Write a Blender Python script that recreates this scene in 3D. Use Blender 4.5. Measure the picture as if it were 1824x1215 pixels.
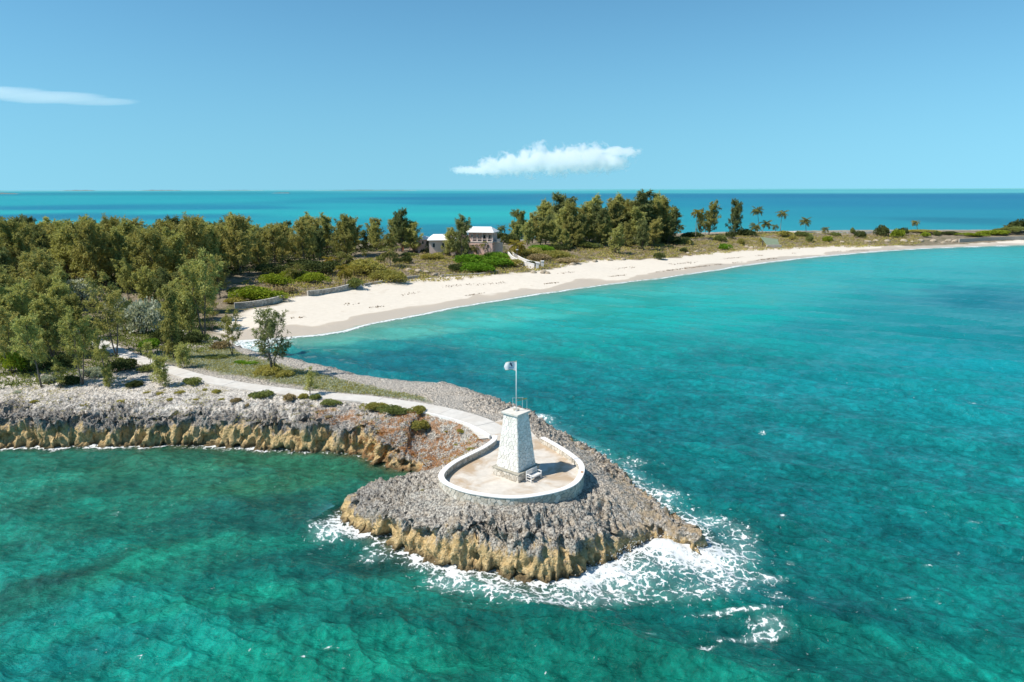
import bpy, math, random
import numpy as np
from mathutils import Vector, Matrix, Euler

for o in list(bpy.data.objects): bpy.data.objects.remove(o, do_unlink=True)
SC = bpy.context.scene
COL = SC.collection
PI = math.pi

# ------------------------------------------------------------------ camera
CZ, F = 28.0, 1216.0                    # camera height above the sea; focal length in photo pixels
PITCH, ROLL = math.radians(12.54), math.radians(-0.12)
cd = bpy.data.cameras.new('camera'); cam = bpy.data.objects.new('camera', cd); COL.objects.link(cam)
cd.sensor_width = 36.0; cd.lens = 36.0 * F / 1824.0
cd.clip_start = 0.5; cd.clip_end = 200000.0
cam.matrix_world = (Matrix.Translation((0, 0, CZ)) @ Matrix.Rotation(PI / 2 - PITCH, 4, 'X') @ Matrix.Rotation(ROLL, 4, 'Z'))
SC.camera = cam

# ------------------------------------------------------------------ sky + sun
SUN_EL = math.radians(52.0)
SUN_H = Vector((-0.947, -0.323))        # horizontal direction towards the sun
w = bpy.data.worlds.new('World'); SC.world = w; w.use_nodes = True
nt = w.node_tree; nt.nodes.clear()
wo = nt.nodes.new('ShaderNodeOutputWorld'); bg = nt.nodes.new('ShaderNodeBackground')
sk = nt.nodes.new('ShaderNodeTexSky'); sk.sky_type = 'NISHITA'; sk.sun_disc = False
sk.sun_elevation = SUN_EL; sk.sun_rotation = math.atan2(SUN_H.x, SUN_H.y) % (2 * PI)
sk.altitude = 0; sk.air_density = 1.0; sk.dust_density = 0.0; sk.ozone_density = 10.0
bg.inputs['Strength'].default_value = 0.137
# clear sea air: the whitest band of the sky model lies below the horizon, the hue is graded towards the photo's cyan blue
tc = nt.nodes.new('ShaderNodeTexCoord'); sx = nt.nodes.new('ShaderNodeSeparateXYZ'); cx_ = nt.nodes.new('ShaderNodeCombineXYZ')
def _wm(op, a, b):
    m = nt.nodes.new('ShaderNodeMath'); m.operation = op
    for i, v in enumerate((a, b)):
        if isinstance(v, (int, float)): m.inputs[i].default_value = v
        else: nt.links.new(v, m.inputs[i])
    return m.outputs[0]
nt.links.new(tc.outputs['Generated'], sx.inputs[0])
zc_ = _wm('MAXIMUM', sx.outputs[2], 0.0)
z2_ = _wm('ADD', _wm('ADD', _wm('MULTIPLY', zc_, 0.14), 0.103), _wm('MULTIPLY', _wm('MULTIPLY', zc_, zc_), 1.75))
nt.links.new(sx.outputs[0], cx_.inputs[0]); nt.links.new(sx.outputs[1], cx_.inputs[1]); nt.links.new(z2_, cx_.inputs[2])
nv_ = nt.nodes.new('ShaderNodeVectorMath'); nv_.operation = 'NORMALIZE'; nt.links.new(cx_.outputs[0], nv_.inputs[0]); nt.links.new(nv_.outputs[0], sk.inputs[0])
tn_ = nt.nodes.new('ShaderNodeMix'); tn_.data_type = 'RGBA'; tn_.blend_type = 'MULTIPLY'; tn_.inputs[0].default_value = 1.0
nt.links.new(sk.outputs[0], tn_.inputs[6]); tn_.inputs[7].default_value = (0.69, 0.915, 0.77, 1)
nt.links.new(tn_.outputs[2], bg.inputs[0]); nt.links.new(bg.outputs[0], wo.inputs[0])
sd_ = bpy.data.lights.new('sun', 'SUN'); sd_.energy = 4.7; sd_.angle = math.radians(0.53); sd_.color = (1.0, 0.945, 0.86)
sun = bpy.data.objects.new('sun', sd_); COL.objects.link(sun)
sdir = Vector((SUN_H.x * math.cos(SUN_EL), SUN_H.y * math.cos(SUN_EL), math.sin(SUN_EL)))
sun.rotation_euler = sdir.to_track_quat('Z', 'Y').to_euler()
sun.location = (-60, -20, 80)

vs = SC.view_settings
vs.view_transform = 'Standard'; vs.look = 'None'; vs.exposure = 0.3; vs.gamma = 1.0; vs.use_curve_mapping = False
SC.render.engine = 'CYCLES'
cy = SC.cycles
cy.max_bounces = 12; cy.diffuse_bounces = 2; cy.glossy_bounces = 2; cy.transmission_bounces = 2
cy.transparent_max_bounces = 12; cy.volume_bounces = 10
cy.use_denoising = True
cy.sample_clamp_indirect = 4.0; cy.sample_clamp_direct = 3.0

# ------------------------------------------------------------------ numeric helpers
RNG = np.random.default_rng(7)
random.seed(7)
def ray(px, py):
    u = (px - 912) / F; v = (607.5 - py) / F
    c, s = math.cos(ROLL), math.sin(ROLL); u, v = u * c - v * s, u * s + v * c
    return u, math.cos(PITCH) + v * math.sin(PITCH), -math.sin(PITCH) + v * math.cos(PITCH)
def P(px, py, z=0.0):                   # a point of the photo on the level z
    d = ray(px, py); t = (z - CZ) / d[2]
    return np.array([d[0] * t, d[1] * t, z])
def PY(px, py, y):                      # a point of the photo at the distance y
    d = ray(px, py); t = y / d[1]
    return np.array([d[0] * t, y, CZ + d[2] * t])

def hsh(ix, iy, iz, seed):
    h = (ix.astype(np.uint32) * np.uint32(374761393) + iy.astype(np.uint32) * np.uint32(668265263)
         + iz.astype(np.uint32) * np.uint32(2147483647) + np.uint32((seed * 974711 + 12345) & 0xffffffff))
    h = (h ^ (h >> np.uint32(13))) * np.uint32(1274126177)
    h = h ^ (h >> np.uint32(16))
    h = (h * np.uint32(2246822519)); h = h ^ (h >> np.uint32(15))
    return h.astype(np.float64) / 4294967296.0
def noise3(x, y, z, seed=0):
    x = np.asarray(x, float); y = np.asarray(y, float) + 0 * x; z = np.asarray(z, float) + 0 * x
    xi = np.floor(x); yi = np.floor(y); zi = np.floor(z)
    fx, fy, fz = x - xi, y - yi, z - zi
    fx = fx * fx * (3 - 2 * fx); fy = fy * fy * (3 - 2 * fy); fz = fz * fz * (3 - 2 * fz)
    xi = xi.astype(np.int64); yi = yi.astype(np.int64); zi = zi.astype(np.int64)
    r = 0
    for a in (0, 1):
        wx = fx if a else 1 - fx
        for b in (0, 1):
            wy = fy if b else 1 - fy
            for c in (0, 1):
                wz = fz if c else 1 - fz
                r = r + wx * wy * wz * hsh(xi + a, yi + b, zi + c, seed)
    return r
def noise2(x, y, seed=0):
    x = np.asarray(x, float); y = np.asarray(y, float) + 0 * x
    xi = np.floor(x); yi = np.floor(y); fx, fy = x - xi, y - yi
    fx = fx * fx * (3 - 2 * fx); fy = fy * fy * (3 - 2 * fy)
    xi = xi.astype(np.int64); yi = yi.astype(np.int64); zz = np.zeros_like(xi)
    return ((1 - fx) * (1 - fy) * hsh(xi, yi, zz, seed) + fx * (1 - fy) * hsh(xi + 1, yi, zz, seed)
            + (1 - fx) * fy * hsh(xi, yi + 1, zz, seed) + fx * fy * hsh(xi + 1, yi + 1, zz, seed))
def fbm2(x, y, seed=0, oct=4):
    r, a, t = 0, 1.0, 0
    for k in range(oct):
        r = r + a * noise2(x * 2 ** k + 17.3 * k, y * 2 ** k - 9.1 * k, seed + k); t += a; a *= 0.5
    return r / t
def worley2(x, y, seed=0):
    xi = np.floor(x).astype(np.int64); yi = np.floor(y).astype(np.int64); zz = np.zeros_like(xi)
    d1 = np.full(np.shape(x), 9.0); d2 = np.full(np.shape(x), 9.0)
    for a in (-1, 0, 1):
        for b in (-1, 0, 1):
            cx = xi + a + hsh(xi + a, yi + b, zz, seed); cyy = yi + b + hsh(xi + a, yi + b, zz + 1, seed)
            d = np.hypot(cx - x, cyy - y)
            d2 = np.where(d < d1, d1, np.minimum(d2, d)); d1 = np.minimum(d1, d)
    return d1, d2
def sstep(a, b, x):
    t = np.clip((x - a) / (b - a), 0, 1); return t * t * (3 - 2 * t)
def segdist(x, y, pts, vals=None):
    """distance to an open polyline; with vals also the values interpolated at the nearest point"""
    pts = np.asarray(pts, float); best = np.full(np.shape(x), 1e9)
    bv = None if vals is None else np.zeros(np.shape(x) + (np.shape(vals)[1],))
    for i in range(len(pts) - 1):
        ax, ay = pts[i][:2]; bx, by = pts[i + 1][:2]
        dx, dy = bx - ax, by - ay; L = dx * dx + dy * dy + 1e-12
        t = np.clip(((x - ax) * dx + (y - ay) * dy) / L, 0, 1)
        d = (x - ax - t * dx) ** 2 + (y - ay - t * dy) ** 2
        m = d < best
        best = np.where(m, d, best)
        if vals is not None:
            tm = t[m][:, None]
            bv[m] = (1 - tm) * vals[i] + tm * vals[i + 1]
    best = np.sqrt(best)
    return best if vals is None else (best, bv)
def inside(x, y, poly):
    poly = np.asarray(poly, float); r = np.zeros(np.shape(x), bool); n = len(poly)
    for i in range(n):
        ax, ay = poly[i][:2]; bx, by = poly[(i + 1) % n][:2]
        c = ((ay > y) != (by > y))
        if ay != by:
            r ^= c & (x < (bx - ax) * (y - ay) / (by - ay) + ax)
    return r
def polysd(x, y, poly):                 # signed distance, positive inside
    d = segdist(x, y, list(poly) + [poly[0]])
    return np.where(inside(x, y, poly), d, -d)
def smooth_line(pts, n):                # Catmull-Rom through the points, n samples evenly along it
    pts = np.asarray(pts, float); q = np.vstack([2 * pts[0] - pts[1], pts, 2 * pts[-1] - pts[-2]]); out = []
    for i in range(1, len(q) - 2):
        for t in np.linspace(0, 1, 16, endpoint=False):
            a, b, c, d = q[i - 1], q[i], q[i + 1], q[i + 2]
            out.append(0.5 * (2 * b + (c - a) * t + (2 * a - 5 * b + 4 * c - d) * t * t + (3 * b - a - 3 * c + d) * t ** 3))
    out.append(pts[-1]); out = np.array(out)
    s = np.r_[0, np.cumsum(np.linalg.norm(np.diff(out, axis=0), axis=1))]
    u = np.linspace(0, s[-1], n)
    return np.stack([np.interp(u, s, out[:, k]) for k in range(out.shape[1])], 1)

# ------------------------------------------------------------------ mesh helpers
def npmesh(name, V, Fc, attrs=None, smooth=False, cols=None):
    """V (n,3); Fc (m,3) or (m,4) int array; point float attributes; point colours"""
    V = np.asarray(V, np.float32); Fc = np.asarray(Fc, np.int32); k = Fc.shape[1]
    me = bpy.data.meshes.new(name)
    me.vertices.add(len(V)); me.vertices.foreach_set('co', V.ravel())
    me.loops.add(Fc.size); me.loops.foreach_set('vertex_index', Fc.ravel())
    me.polygons.add(len(Fc)); me.polygons.foreach_set('loop_start', np.arange(0, Fc.size, k, dtype=np.int32))
    try: me.polygons.foreach_set('loop_total', np.full(len(Fc), k, np.int32))
    except Exception: pass
    for an, av in (attrs or {}).items():
        a = me.attributes.new(an, 'FLOAT', 'POINT'); a.data.foreach_set('value', np.asarray(av, np.float32).ravel())
    for an, av in (cols or {}).items():
        a = me.attributes.new(an, 'FLOAT_COLOR', 'POINT')
        c = np.ones((len(V), 4), np.float32); c[:, :3] = av; a.data.foreach_set('color', c.ravel())
    me.update(calc_edges=True); me.validate()
    if smooth: me.polygons.foreach_set('use_smooth', np.ones(len(me.polygons), bool))
    return me
class MB:
    """collects shapes and builds one mesh object"""
    def __init__(s): s.v = []; s.f = []; s.c = []
    def add(s, v, f, c=0.5):
        b = len(s.v); s.v += [tuple(map(float, p)) for p in v]; s.f += [tuple(b + i for i in q) for q in f]; s.c += [c] * len(v); return s
    def box(s, x0, x1, y0, y1, z0, z1, M=None, c=0.5):
        v = [Vector(p) for p in ((x0, y0, z0), (x1, y0, z0), (x1, y1, z0), (x0, y1, z0), (x0, y0, z1), (x1, y0, z1), (x1, y1, z1), (x0, y1, z1))]
        if M is not None: v = [M @ p for p in v]
        return s.add(v, [(3, 2, 1, 0), (4, 5, 6, 7), (0, 1, 5, 4), (1, 2, 6, 5), (2, 3, 7, 6), (3, 0, 4, 7)], c)
    def frustum(s, b, t, c=0.5):        # two rings of equal length
        n = len(b); v = list(b) + list(t)
        return s.add(v, [tuple(reversed(range(n))), tuple(range(n, 2 * n))] + [(i, (i + 1) % n, n + (i + 1) % n, n + i) for i in range(n)], c)
    def tube(s, pts, rad, n=6, c=0.5):
        pts = [Vector(p) for p in pts]; rad = rad if hasattr(rad, '__len__') else [rad] * len(pts); v = []; f = []
        for i, p in enumerate(pts):
            d = (pts[min(i + 1, len(pts) - 1)] - pts[max(i - 1, 0)]).normalized()
            a = d.orthogonal().normalized() if i == 0 else (a - d * a.dot(d)).normalized()
            b = d.cross(a)
            v += [p + (a * math.cos(2 * PI * k / n) + b * math.sin(2 * PI * k / n)) * rad[i] for k in range(n)]
        for i in range(len(pts) - 1):
            f += [(i * n + k, i * n + (k + 1) % n, (i + 1) * n + (k + 1) % n, (i + 1) * n + k) for k in range(n)]
        f += [tuple(reversed(range(n))), tuple(range((len(pts) - 1) * n, len(pts) * n))]
        return s.add(v, f, c)
    def mesh(s, name, smooth=False):
        me = bpy.data.meshes.new(name); me.from_pydata(s.v, [], s.f)
        a = me.attributes.new('shade', 'FLOAT', 'POINT'); a.data.foreach_set('value', np.array(s.c, np.float32))
        if smooth: me.polygons.foreach_set('use_smooth', np.ones(len(me.polygons), bool))
        me.update(); return me
    def build(s, name, mat, parent=None, smooth=False, bevel=0.0):
        o = obj(name, s.mesh(name, smooth), mat, parent)
        if bevel:
            m = o.modifiers.new('bevel', 'BEVEL'); m.width = bevel; m.segments = 2; m.limit_method = 'ANGLE'
        return o
def obj(name, me, mat, parent=None, loc=None):
    o = bpy.data.objects.new(name, me); COL.objects.link(o)
    if mat is not None and len(me.materials) == 0: me.materials.append(mat)
    if parent is not None: o.parent = parent
    if loc is not None: o.location = loc
    return o
def tag(o, label=None, cat=None, group=None, kind=None):
    if label: o['label'] = label
    if cat: o['category'] = cat
    if group: o['group'] = group
    if kind: o['kind'] = kind
    return o
def thing(name, label, cat, loc=(0, 0, 0), rz=0.0, group=None):
    o = bpy.data.objects.new(name, None); COL.objects.link(o); o.empty_display_size = 0.3
    o.location = loc; o.rotation_euler = (0, 0, rz)
    return tag(o, label, cat, group)
def struct(name, me, mat, label=None):
    o = obj(name, me, mat); o['kind'] = 'structure'
    if label: o['label'] = label
    return o

# ------------------------------------------------------------------ material helpers
class NT:
    def __init__(s, name):
        s.m = bpy.data.materials.new(name); s.m.use_nodes = True; s.t = s.m.node_tree; s.t.nodes.clear()
        s.out = s.n('OutputMaterial')
    def n(s, typ, **kw):
        nd = s.t.nodes.new('ShaderNode' + typ)
        for k, v in kw.items(): setattr(nd, k, v)
        return nd
    def L(s, a, b): s.t.links.new(a, b)
    def put(s, sock, v):
        if isinstance(v, bpy.types.NodeSocket): s.L(v, sock)
        elif isinstance(v, (tuple, list)) and len(v) == 3 and sock.type == 'RGBA': sock.default_value = (*v, 1)
        else: sock.default_value = v
    def attr(s, name, col=False):
        a = s.n('Attribute'); a.attribute_name = name; return a.outputs['Color' if col else 'Fac']
    def pos(s): return s.n('NewGeometry').outputs['Position']
    def mapv(s, v, scale=(1, 1, 1), loc=(0, 0, 0), rot=(0, 0, 0)):
        m = s.n('Mapping'); s.L(v, m.inputs[0]); m.inputs['Scale'].default_value = scale; m.inputs['Location'].default_value = loc; m.inputs['Rotation'].default_value = rot
        return m.outputs[0]
    def noise(s, v, scale, detail=3, rough=0.55, dist=0.0, col=False):
        q = s.n('TexNoise'); s.L(v, q.inputs['Vector']); q.inputs['Scale'].default_value = scale; q.inputs['Detail'].default_value = detail
        q.inputs['Roughness'].default_value = rough; q.inputs['Distortion'].default_value = dist
        return q.outputs['Color' if col else 'Fac']
    def voro(s, v, scale, feature='F1', out='Distance'):
        q = s.n('TexVoronoi'); q.feature = feature; s.L(v, q.inputs['Vector']); q.inputs['Scale'].default_value = scale; return q.outputs[out]
    def math(s, op, a, b=None, c=None, clamp=False):
        q = s.n('Math', operation=op); q.use_clamp = clamp
        s.put(q.inputs[0], a)
        if b is not None: s.put(q.inputs[1], b)
        if c is not None: s.put(q.inputs[2], c)
        return q.outputs[0]
    def ss(s, a, b, x):
        q = s.n('MapRange', interpolation_type='SMOOTHSTEP'); s.put(q.inputs[0], x); s.put(q.inputs[1], a); s.put(q.inputs[2], b); return q.outputs[0]
    def lin(s, x, a, b, c=0.0, d=1.0):
        q = s.n('MapRange'); s.put(q.inputs[0], x); q.inputs[1].default_value = a; q.inputs[2].default_value = b; q.inputs[3].default_value = c; q.inputs[4].default_value = d; return q.outputs[0]
    def mix(s, f, a, b, blend='MIX'):
        q = s.n('Mix', data_type='RGBA', blend_type=blend); s.put(q.inputs[0], f); s.put(q.inputs[6], a); s.put(q.inputs[7], b); return q.outputs[2]
    def sep(s, v): return s.n('SeparateXYZ'), v
    def xyz(s, v):
        q = s.n('SeparateXYZ'); s.L(v, q.inputs[0]); return q.outputs
    def bump(s, h, strength, dist):
        q = s.n('Bump'); s.L(h, q.inputs['Height']); q.inputs['Strength'].default_value = strength; q.inputs['Distance'].default_value = dist; return q.outputs[0]
    def bsdf(s, col, rough=0.8, spec=0.3, normal=None, metal=0.0):
        b = s.n('BsdfPrincipled'); s.put(b.inputs['Base Color'], col); s.put(b.inputs['Roughness'], rough)
        b.inputs['Specular IOR Level'].default_value = spec; b.inputs['Metallic'].default_value = metal
        if normal is not None: s.L(normal, b.inputs['Normal'])
        return b
    def end(s, b): s.L(b if isinstance(b, bpy.types.NodeSocket) else b.outputs[0], s.out.inputs[0]); return s.m

def mat_plain(name, col, rough=0.8, var=0.25, scale=2.0, bump=0.0, spec=0.3, metal=0.0, stain=None):
    k = NT(name); p = k.pos(); n = k.noise(p, scale, 5, 0.6)
    d = tuple(c * (1 - var) for c in col); l = tuple(min(1, c * (1 + var * 0.6)) for c in col)
    c = k.mix(k.lin(n, 0.25, 0.75), d, l)
    if stain:
        c = k.mix(k.math('MULTIPLY', k.ss(0.52, 0.72, k.noise(p, stain[1], 4, 0.65)), stain[2]), c, stain[0])
    nm = k.bump(k.noise(p, scale * 8, 3), bump, 0.05) if bump else None
    return k.end(k.bsdf(c, rough, spec, nm, metal))
def mat_shade(name, a, b, rough=0.85, scale=3.0, bump=0.4):
    """stones: each piece has its own tone between a and b (attribute shade)"""
    k = NT(name); p = k.pos(); t = k.math('ADD', k.attr('shade'), k.lin(k.noise(p, scale, 4), 0.3, 0.7, -0.25, 0.25), clamp=True)
    return k.end(k.bsdf(k.mix(t, a, b), rough, 0.25, k.bump(k.noise(p, scale * 7, 4), bump, 0.03)))
def mat_leaf(name, a, b, trans=0.35, dry=None):
    k = NT(name); g = k.n('NewGeometry'); oi = k.n('ObjectInfo')
    t = k.math('ADD', k.math('MULTIPLY', g.outputs['Random Per Island'], 0.6), k.math('MULTIPLY', oi.outputs['Random'], 0.4))
    c = k.mix(t, a, b)
    if dry: c = k.mix(k.math('MULTIPLY', k.ss(0.8, 0.95, g.outputs['Random Per Island']), 0.8), c, dry)
    d = k.n('BsdfDiffuse'); k.L(c, d.inputs[0])
    tr = k.n('BsdfTranslucent'); k.L(k.mix(1.0, c, (1.15, 1.1, 0.7), 'MULTIPLY'), tr.inputs[0])
    ms = k.n('MixShader'); ms.inputs[0].default_value = trans; k.L(d.outputs[0], ms.inputs[1]); k.L(tr.outputs[0], ms.inputs[2])
    return k.end(ms)
M = {}

# ================================================================== TERRAIN
# the shoreline: rock coast (cliff height in metres) and sand coast (cliff 0)
def W(l, z=0.0): return [P(a, b, z)[:2] for a, b in l]
ROCK_C = [(-260, 806, 3.0), (-100, 803, 3.0), (0, 800, 2.8), (60, 798, 2.8), (95, 801, 2.8), (130, 796, 2.7), (165, 798, 2.8), (200, 799, 2.7), (235, 794, 2.8),
  (262, 797, 2.8), (300, 793, 2.8), (330, 797, 2.8), (365, 795, 2.8), (400, 799, 2.9), (435, 798, 2.9), (470, 803, 2.9), (510, 803, 2.9), (540, 808, 2.8), (575, 806, 2.7),
  (600, 810, 2.7), (640, 813, 2.6), (658, 824, 2.4), (672, 832, 2.1), (690, 838, 1.8), (715, 841, 1.5), (742, 840, 0.9), (735, 852, 0.9), (690, 868, 1.2), (640, 888, 1.5), (612, 905, 1.5),
  (600, 922, 1.5), (606, 936, 1.6), (630, 942, 1.7), (640, 952, 1.9), (660, 958, 2.1), (700, 982, 2.4), (740, 1000, 2.6), (780, 1008, 2.7), (805, 1018, 2.8), (830, 1017, 2.8),
  (880, 1026, 2.9), (905, 1036, 2.9), (930, 1037, 2.9), (955, 1042, 2.9), (985, 1036, 2.8), (1020, 1032, 2.7), (1060, 1018, 2.5), (1100, 1004, 2.2), (1115, 992, 1.9), (1150, 984, 1.6),
  (1175, 972, 1.3), (1195, 980, 1.3), (1225, 994, 1.2), (1250, 996, 1.1), (1264, 980, 1.1), (1256, 965, 1.2), (1245, 955, 1.1), (1225, 947, 1.1), (1205, 928, 1.2), (1170, 902, 1.3),
  (1140, 880, 1.3), (1105, 848, 1.3), (1065, 820, 1.3), (1030, 797, 1.3), (990, 772, 1.3), (955, 752, 1.3), (915, 730, 1.2), (870, 712, 1.2), (820, 702, 1.1), (770, 698, 1.0),
  (720, 694, 1.0), (670, 686, 1.0), (630, 676, 1.0), (590, 667, 0.9), (550, 659, 0.9), (515, 650, 0.8), (480, 640, 0.7), (445, 627, 0.5), (425, 617, 0.3)]
SAND_C = [(424, 608), (450, 607), (520, 602), (560, 597), (610, 589), (650, 580), (700, 570), (740, 562), (800, 549), (850, 541), (900, 533), (950, 525), (1030, 513), (1120, 502),
  (1200, 492), (1260, 483), (1310, 475), (1360, 468), (1420, 461), (1480, 455), (1560, 448), (1640, 443), (1720, 440), (1824, 437), (2000, 432), (2300, 426)]
COAST = [(*P(a, b)[:2], h, 1.0) for a, b, h in ROCK_C] + [(*P(a, b)[:2], 0.0, 0.0) for a, b in SAND_C]
COAST += [(x, y, 1.0, 0.6) for x, y in ((560, 480), (430, 450), (320, 430), (235, 425), (160, 410), (115, 398), (70, 375), (25, 350), (-15, 332), (-60, 325), (-120, 322), (-200, 315), (-330, 290), (-330, 150), (-140, 78))]
COAST.append(COAST[0])
CXY = np.array(COAST)[:, :2]; CV = np.array(COAST)[:, 2:]
SAND_FOOT = [(1950, 421), (1824, 425), (1720, 430), (1640, 433), (1560, 434), (1480, 436), (1400, 440), (1330, 443), (1260, 450), (1200, 458), (1140, 463), (1060, 465), (980, 479), (930, 485), (860, 491),
  (800, 491), (740, 498), (680, 507), (640, 513), (590, 522), (550, 528), (520, 535), (490, 545), (440, 553), (410, 560), (385, 575), (375, 592), (395, 604)]
SANDPOLY = W([(a, b + 6) for a, b in SAND_C[:24]]) + W(SAND_FOOT, 2.0)
CTRL = [(640, 880, 1.8), (700, 890, 2.6), (700, 940, 2.6), (760, 930, 3.2), (800, 965, 2.9), (880, 940, 3.4), (950, 960, 3.1), (1050, 950, 3.0), (1100, 900, 3.0), (1150, 940, 2.2), (1220, 955, 1.4),
  (1120, 870, 2.3), (1060, 830, 2.8), (1000, 778, 3.0), (940, 755, 3.2), (760, 862, 3.5), (720, 862, 2.6), (800, 800, 3.9), (760, 780, 3.8), (700, 800, 2.9), (680, 770, 3.5),
  (600, 760, 3.3), (450, 750, 3.2), (300, 748, 3.2), (150, 748, 3.2), (0, 748, 3.2), (-150, 750, 3.3), (600, 722, 3.9), (450, 715, 4.0), (300, 705, 4.1), (100, 710, 4.0), (0, 700, 4.1), (-150, 700, 4.2),
  (880, 768, 3.95), (915, 835, 3.9), (850, 840, 3.9), (980, 830, 3.9), (915, 800, 3.9), (800, 733, 4.0), (740, 720, 4.0), (650, 708, 4.0), (560, 703, 4.1), (450, 690, 4.2), (360, 677, 4.3), (300, 660, 4.4), (235, 638, 4.6), (185, 620, 4.8), (130, 595, 5.0),
  (600, 690, 3.6), (500, 660, 3.9), (420, 645, 4.1), (350, 640, 4.3), (690, 697, 3.3), (800, 714, 3.2), (860, 727, 3.2),
  (100, 600, 5.0), (200, 560, 5.0), (100, 520, 5.2), (300, 540, 5.0), (0, 560, 5.0), (-200, 560, 5.0), (400, 510, 4.5), (450, 500, 4.5), (200, 480, 5.5), (0, 480, 5.5), (500, 480, 5.0), (600, 455, 5.5), (650, 445, 5.8), (-200, 480, 5.5),
  (380, 560, 3.8), (420, 535, 3.4), (500, 525, 3.4), (560, 512, 3.4), (640, 500, 3.5), (340, 590, 4.3), (400, 600, 2.0),
  (450, 552, 2.0), (560, 527, 2.0), (650, 513, 2.0), (740, 496, 2.1), (820, 490, 2.2), (900, 488, 2.2), (960, 482, 2.2), (1040, 467, 2.3), (1140, 462, 2.3), (1220, 455, 2.3), (1300, 446, 2.4), (1400, 439, 2.4), (1500, 436, 2.2), (1600, 435, 2.0), (1700, 432, 1.8), (1824, 427, 1.8),
  (640, 480, 4.5), (720, 468, 5.2), (760, 452, 6.2), (800, 452, 6.4), (860, 450, 6.6), (900, 447, 6.8), (940, 452, 6.0), (960, 440, 6.6), (1040, 440, 6.4), (1130, 434, 6.6), (1200, 425, 6.4), (1300, 413, 6.0), (1400, 412, 5.6), (1500, 415, 5.0), (1600, 414, 5.0), (1700, 421, 3.6), (1760, 417, 3.6), (1824, 412, 4.2), (1950, 410, 4.5),
  (850, 470, 4.2), (800, 476, 3.8), (1080, 448, 4.6),
  (915, 900, 4.2), (830, 888, 4.2), (785, 868, 4.1), (870, 896, 4.2), (960, 898, 4.1), (1000, 893, 3.7), (1045, 865, 3.1)]
CP = np.array([P(*c) for c in CTRL]); 
_r = np.hypot(CP[:, None, 0] - CP[None, :, 0], CP[:, None, 1] - CP[None, :, 1])
_A = np.block([[-_r, np.ones((len(CP), 1))], [np.ones((1, len(CP))), np.zeros((1, 1))]])
_W = np.linalg.solve(_A + np.eye(len(CP) + 1) * np.r_[np.full(len(CP), 0.6), 0], np.r_[CP[:, 2], 0])
def base_h(x, y):
    r = np.full(np.shape(x), _W[-1])
    for (cx, cyy, _), wgt in zip(CP, _W): r = r - wgt * np.hypot(x - cx, y - cyy)
    return np.clip(r, 0.5, 7.2)

# path centre line and terrace outline
FLOOR_Z = 4.05
PATH = smooth_line([[*P(a, b, 4.2)[:2]] for a, b in ((92, 578), (135, 597), (185, 620), (235, 641), (300, 661), (360, 677), (450, 692), (560, 704), (650, 711), (730, 721), (790, 732), (838, 746), (868, 761), (884, 776))], 60)
PATHZ = np.interp(np.linspace(0, 1, 60), np.linspace(0, 1, 9), [5.05, 4.95, 4.8, 4.65, 4.5, 4.38, 4.28, 4.15, FLOOR_Z])
WALL_PX = [(882, 776), (879, 784), (862, 796), (844, 805), (809, 823), (789, 840), (787, 852), (800, 863), (832, 875), (878, 883), (924, 885), (970, 879), (1005, 870), (1026, 858), (1036, 840), (1033, 824), (1016, 809), (993, 794), (966, 779)]
WALL_L = smooth_line(W(WALL_PX, 4.65), 120)
TERR = [tuple(p) for p in WALL_L] + W([(945, 768), (925, 757), (903, 745), (880, 752)], FLOOR_Z)
TOWER_C = (0.33, 55.0)
MEADOW = W([(285, 648), (330, 628), (400, 615), (430, 632), (520, 655), (600, 671), (680, 688), (745, 702), (760, 712), (700, 706), (600, 696), (500, 683), (400, 668), (340, 656)], 4.0)
RUST = W([(560, 728), (640, 728), (770, 738), (850, 752), (872, 772), (850, 798), (800, 812), (770, 800), (740, 780), (680, 768), (600, 745)], 3.9)
WHITE = W([(-150, 675), (40, 668), (180, 668), (330, 672), (450, 695), (600, 712), (740, 726), (700, 740), (560, 728), (420, 722), (300, 722), (150, 718), (0, 712), (-150, 715)], 4.1)

def land(x, y, detail=True):
    """height of the land and its masks at world x, y"""
    x = np.asarray(x, float); y = np.asarray(y, float)
    d, v = segdist(x, y, CXY, CV); ins = inside(x, y, CXY)
    wob = (fbm2(x / 2.2, y / 2.2, 3, 3) - 0.5) * 1.1 * v[..., 1] + (fbm2(x / 9, y / 9, 8, 2) - 0.5) * 1.4 * (1 - v[..., 1])
    sd = np.where(ins, d, -d) + wob
    rock = v[..., 1]; hc = v[..., 0]
    b = base_h(x, y)
    hc = np.minimum(hc, b) * (0.88 + 0.3 * noise2(x / 3.1, y / 3.1, 5))
    steep = np.where(hc > 1.6, 1.15, 1.3)
    hr = hc * sstep(-0.15, 1, sd / steep) + np.maximum(b - hc, 0) * sstep(0, 1, (sd - steep) / (1.2 + 1.7 * np.maximum(b - hc, 0)))
    hs = np.minimum(b, np.maximum(0.075 * sd, 0.02 * sd) + 0.02)
    h = np.where(sd > 0, rock * hr + (1 - rock) * hs, np.maximum(sd * (0.5 * rock + 0.07 * (1 - rock)), -4.0) + 0 * h0(sd))
    h = np.where((sd <= 0) & (rock > 0.5), np.maximum(hc * sstep(-0.15, 1, sd / steep) + sd * 0.55, -4), h)
    return h, sd, rock, hc, b
def h0(s): return s * 0
def flatten(x, y, h):
    dp, tv = segdist(x, y, PATH, PATHZ[:, None])
    k = sstep(2.6, 1.5, dp)
    h = h * (1 - k) + (tv[..., 0] - 0.10) * k
    ts = polysd(x, y, TERR); k2 = sstep(-0.25, 0.1, ts)
    return h * (1 - k2) + np.minimum(h, FLOOR_Z - 0.3) * k2, dp, ts
_gx = np.arange(-240, 480, 1.2); _gy = np.arange(40, 430, 1.2)
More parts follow.
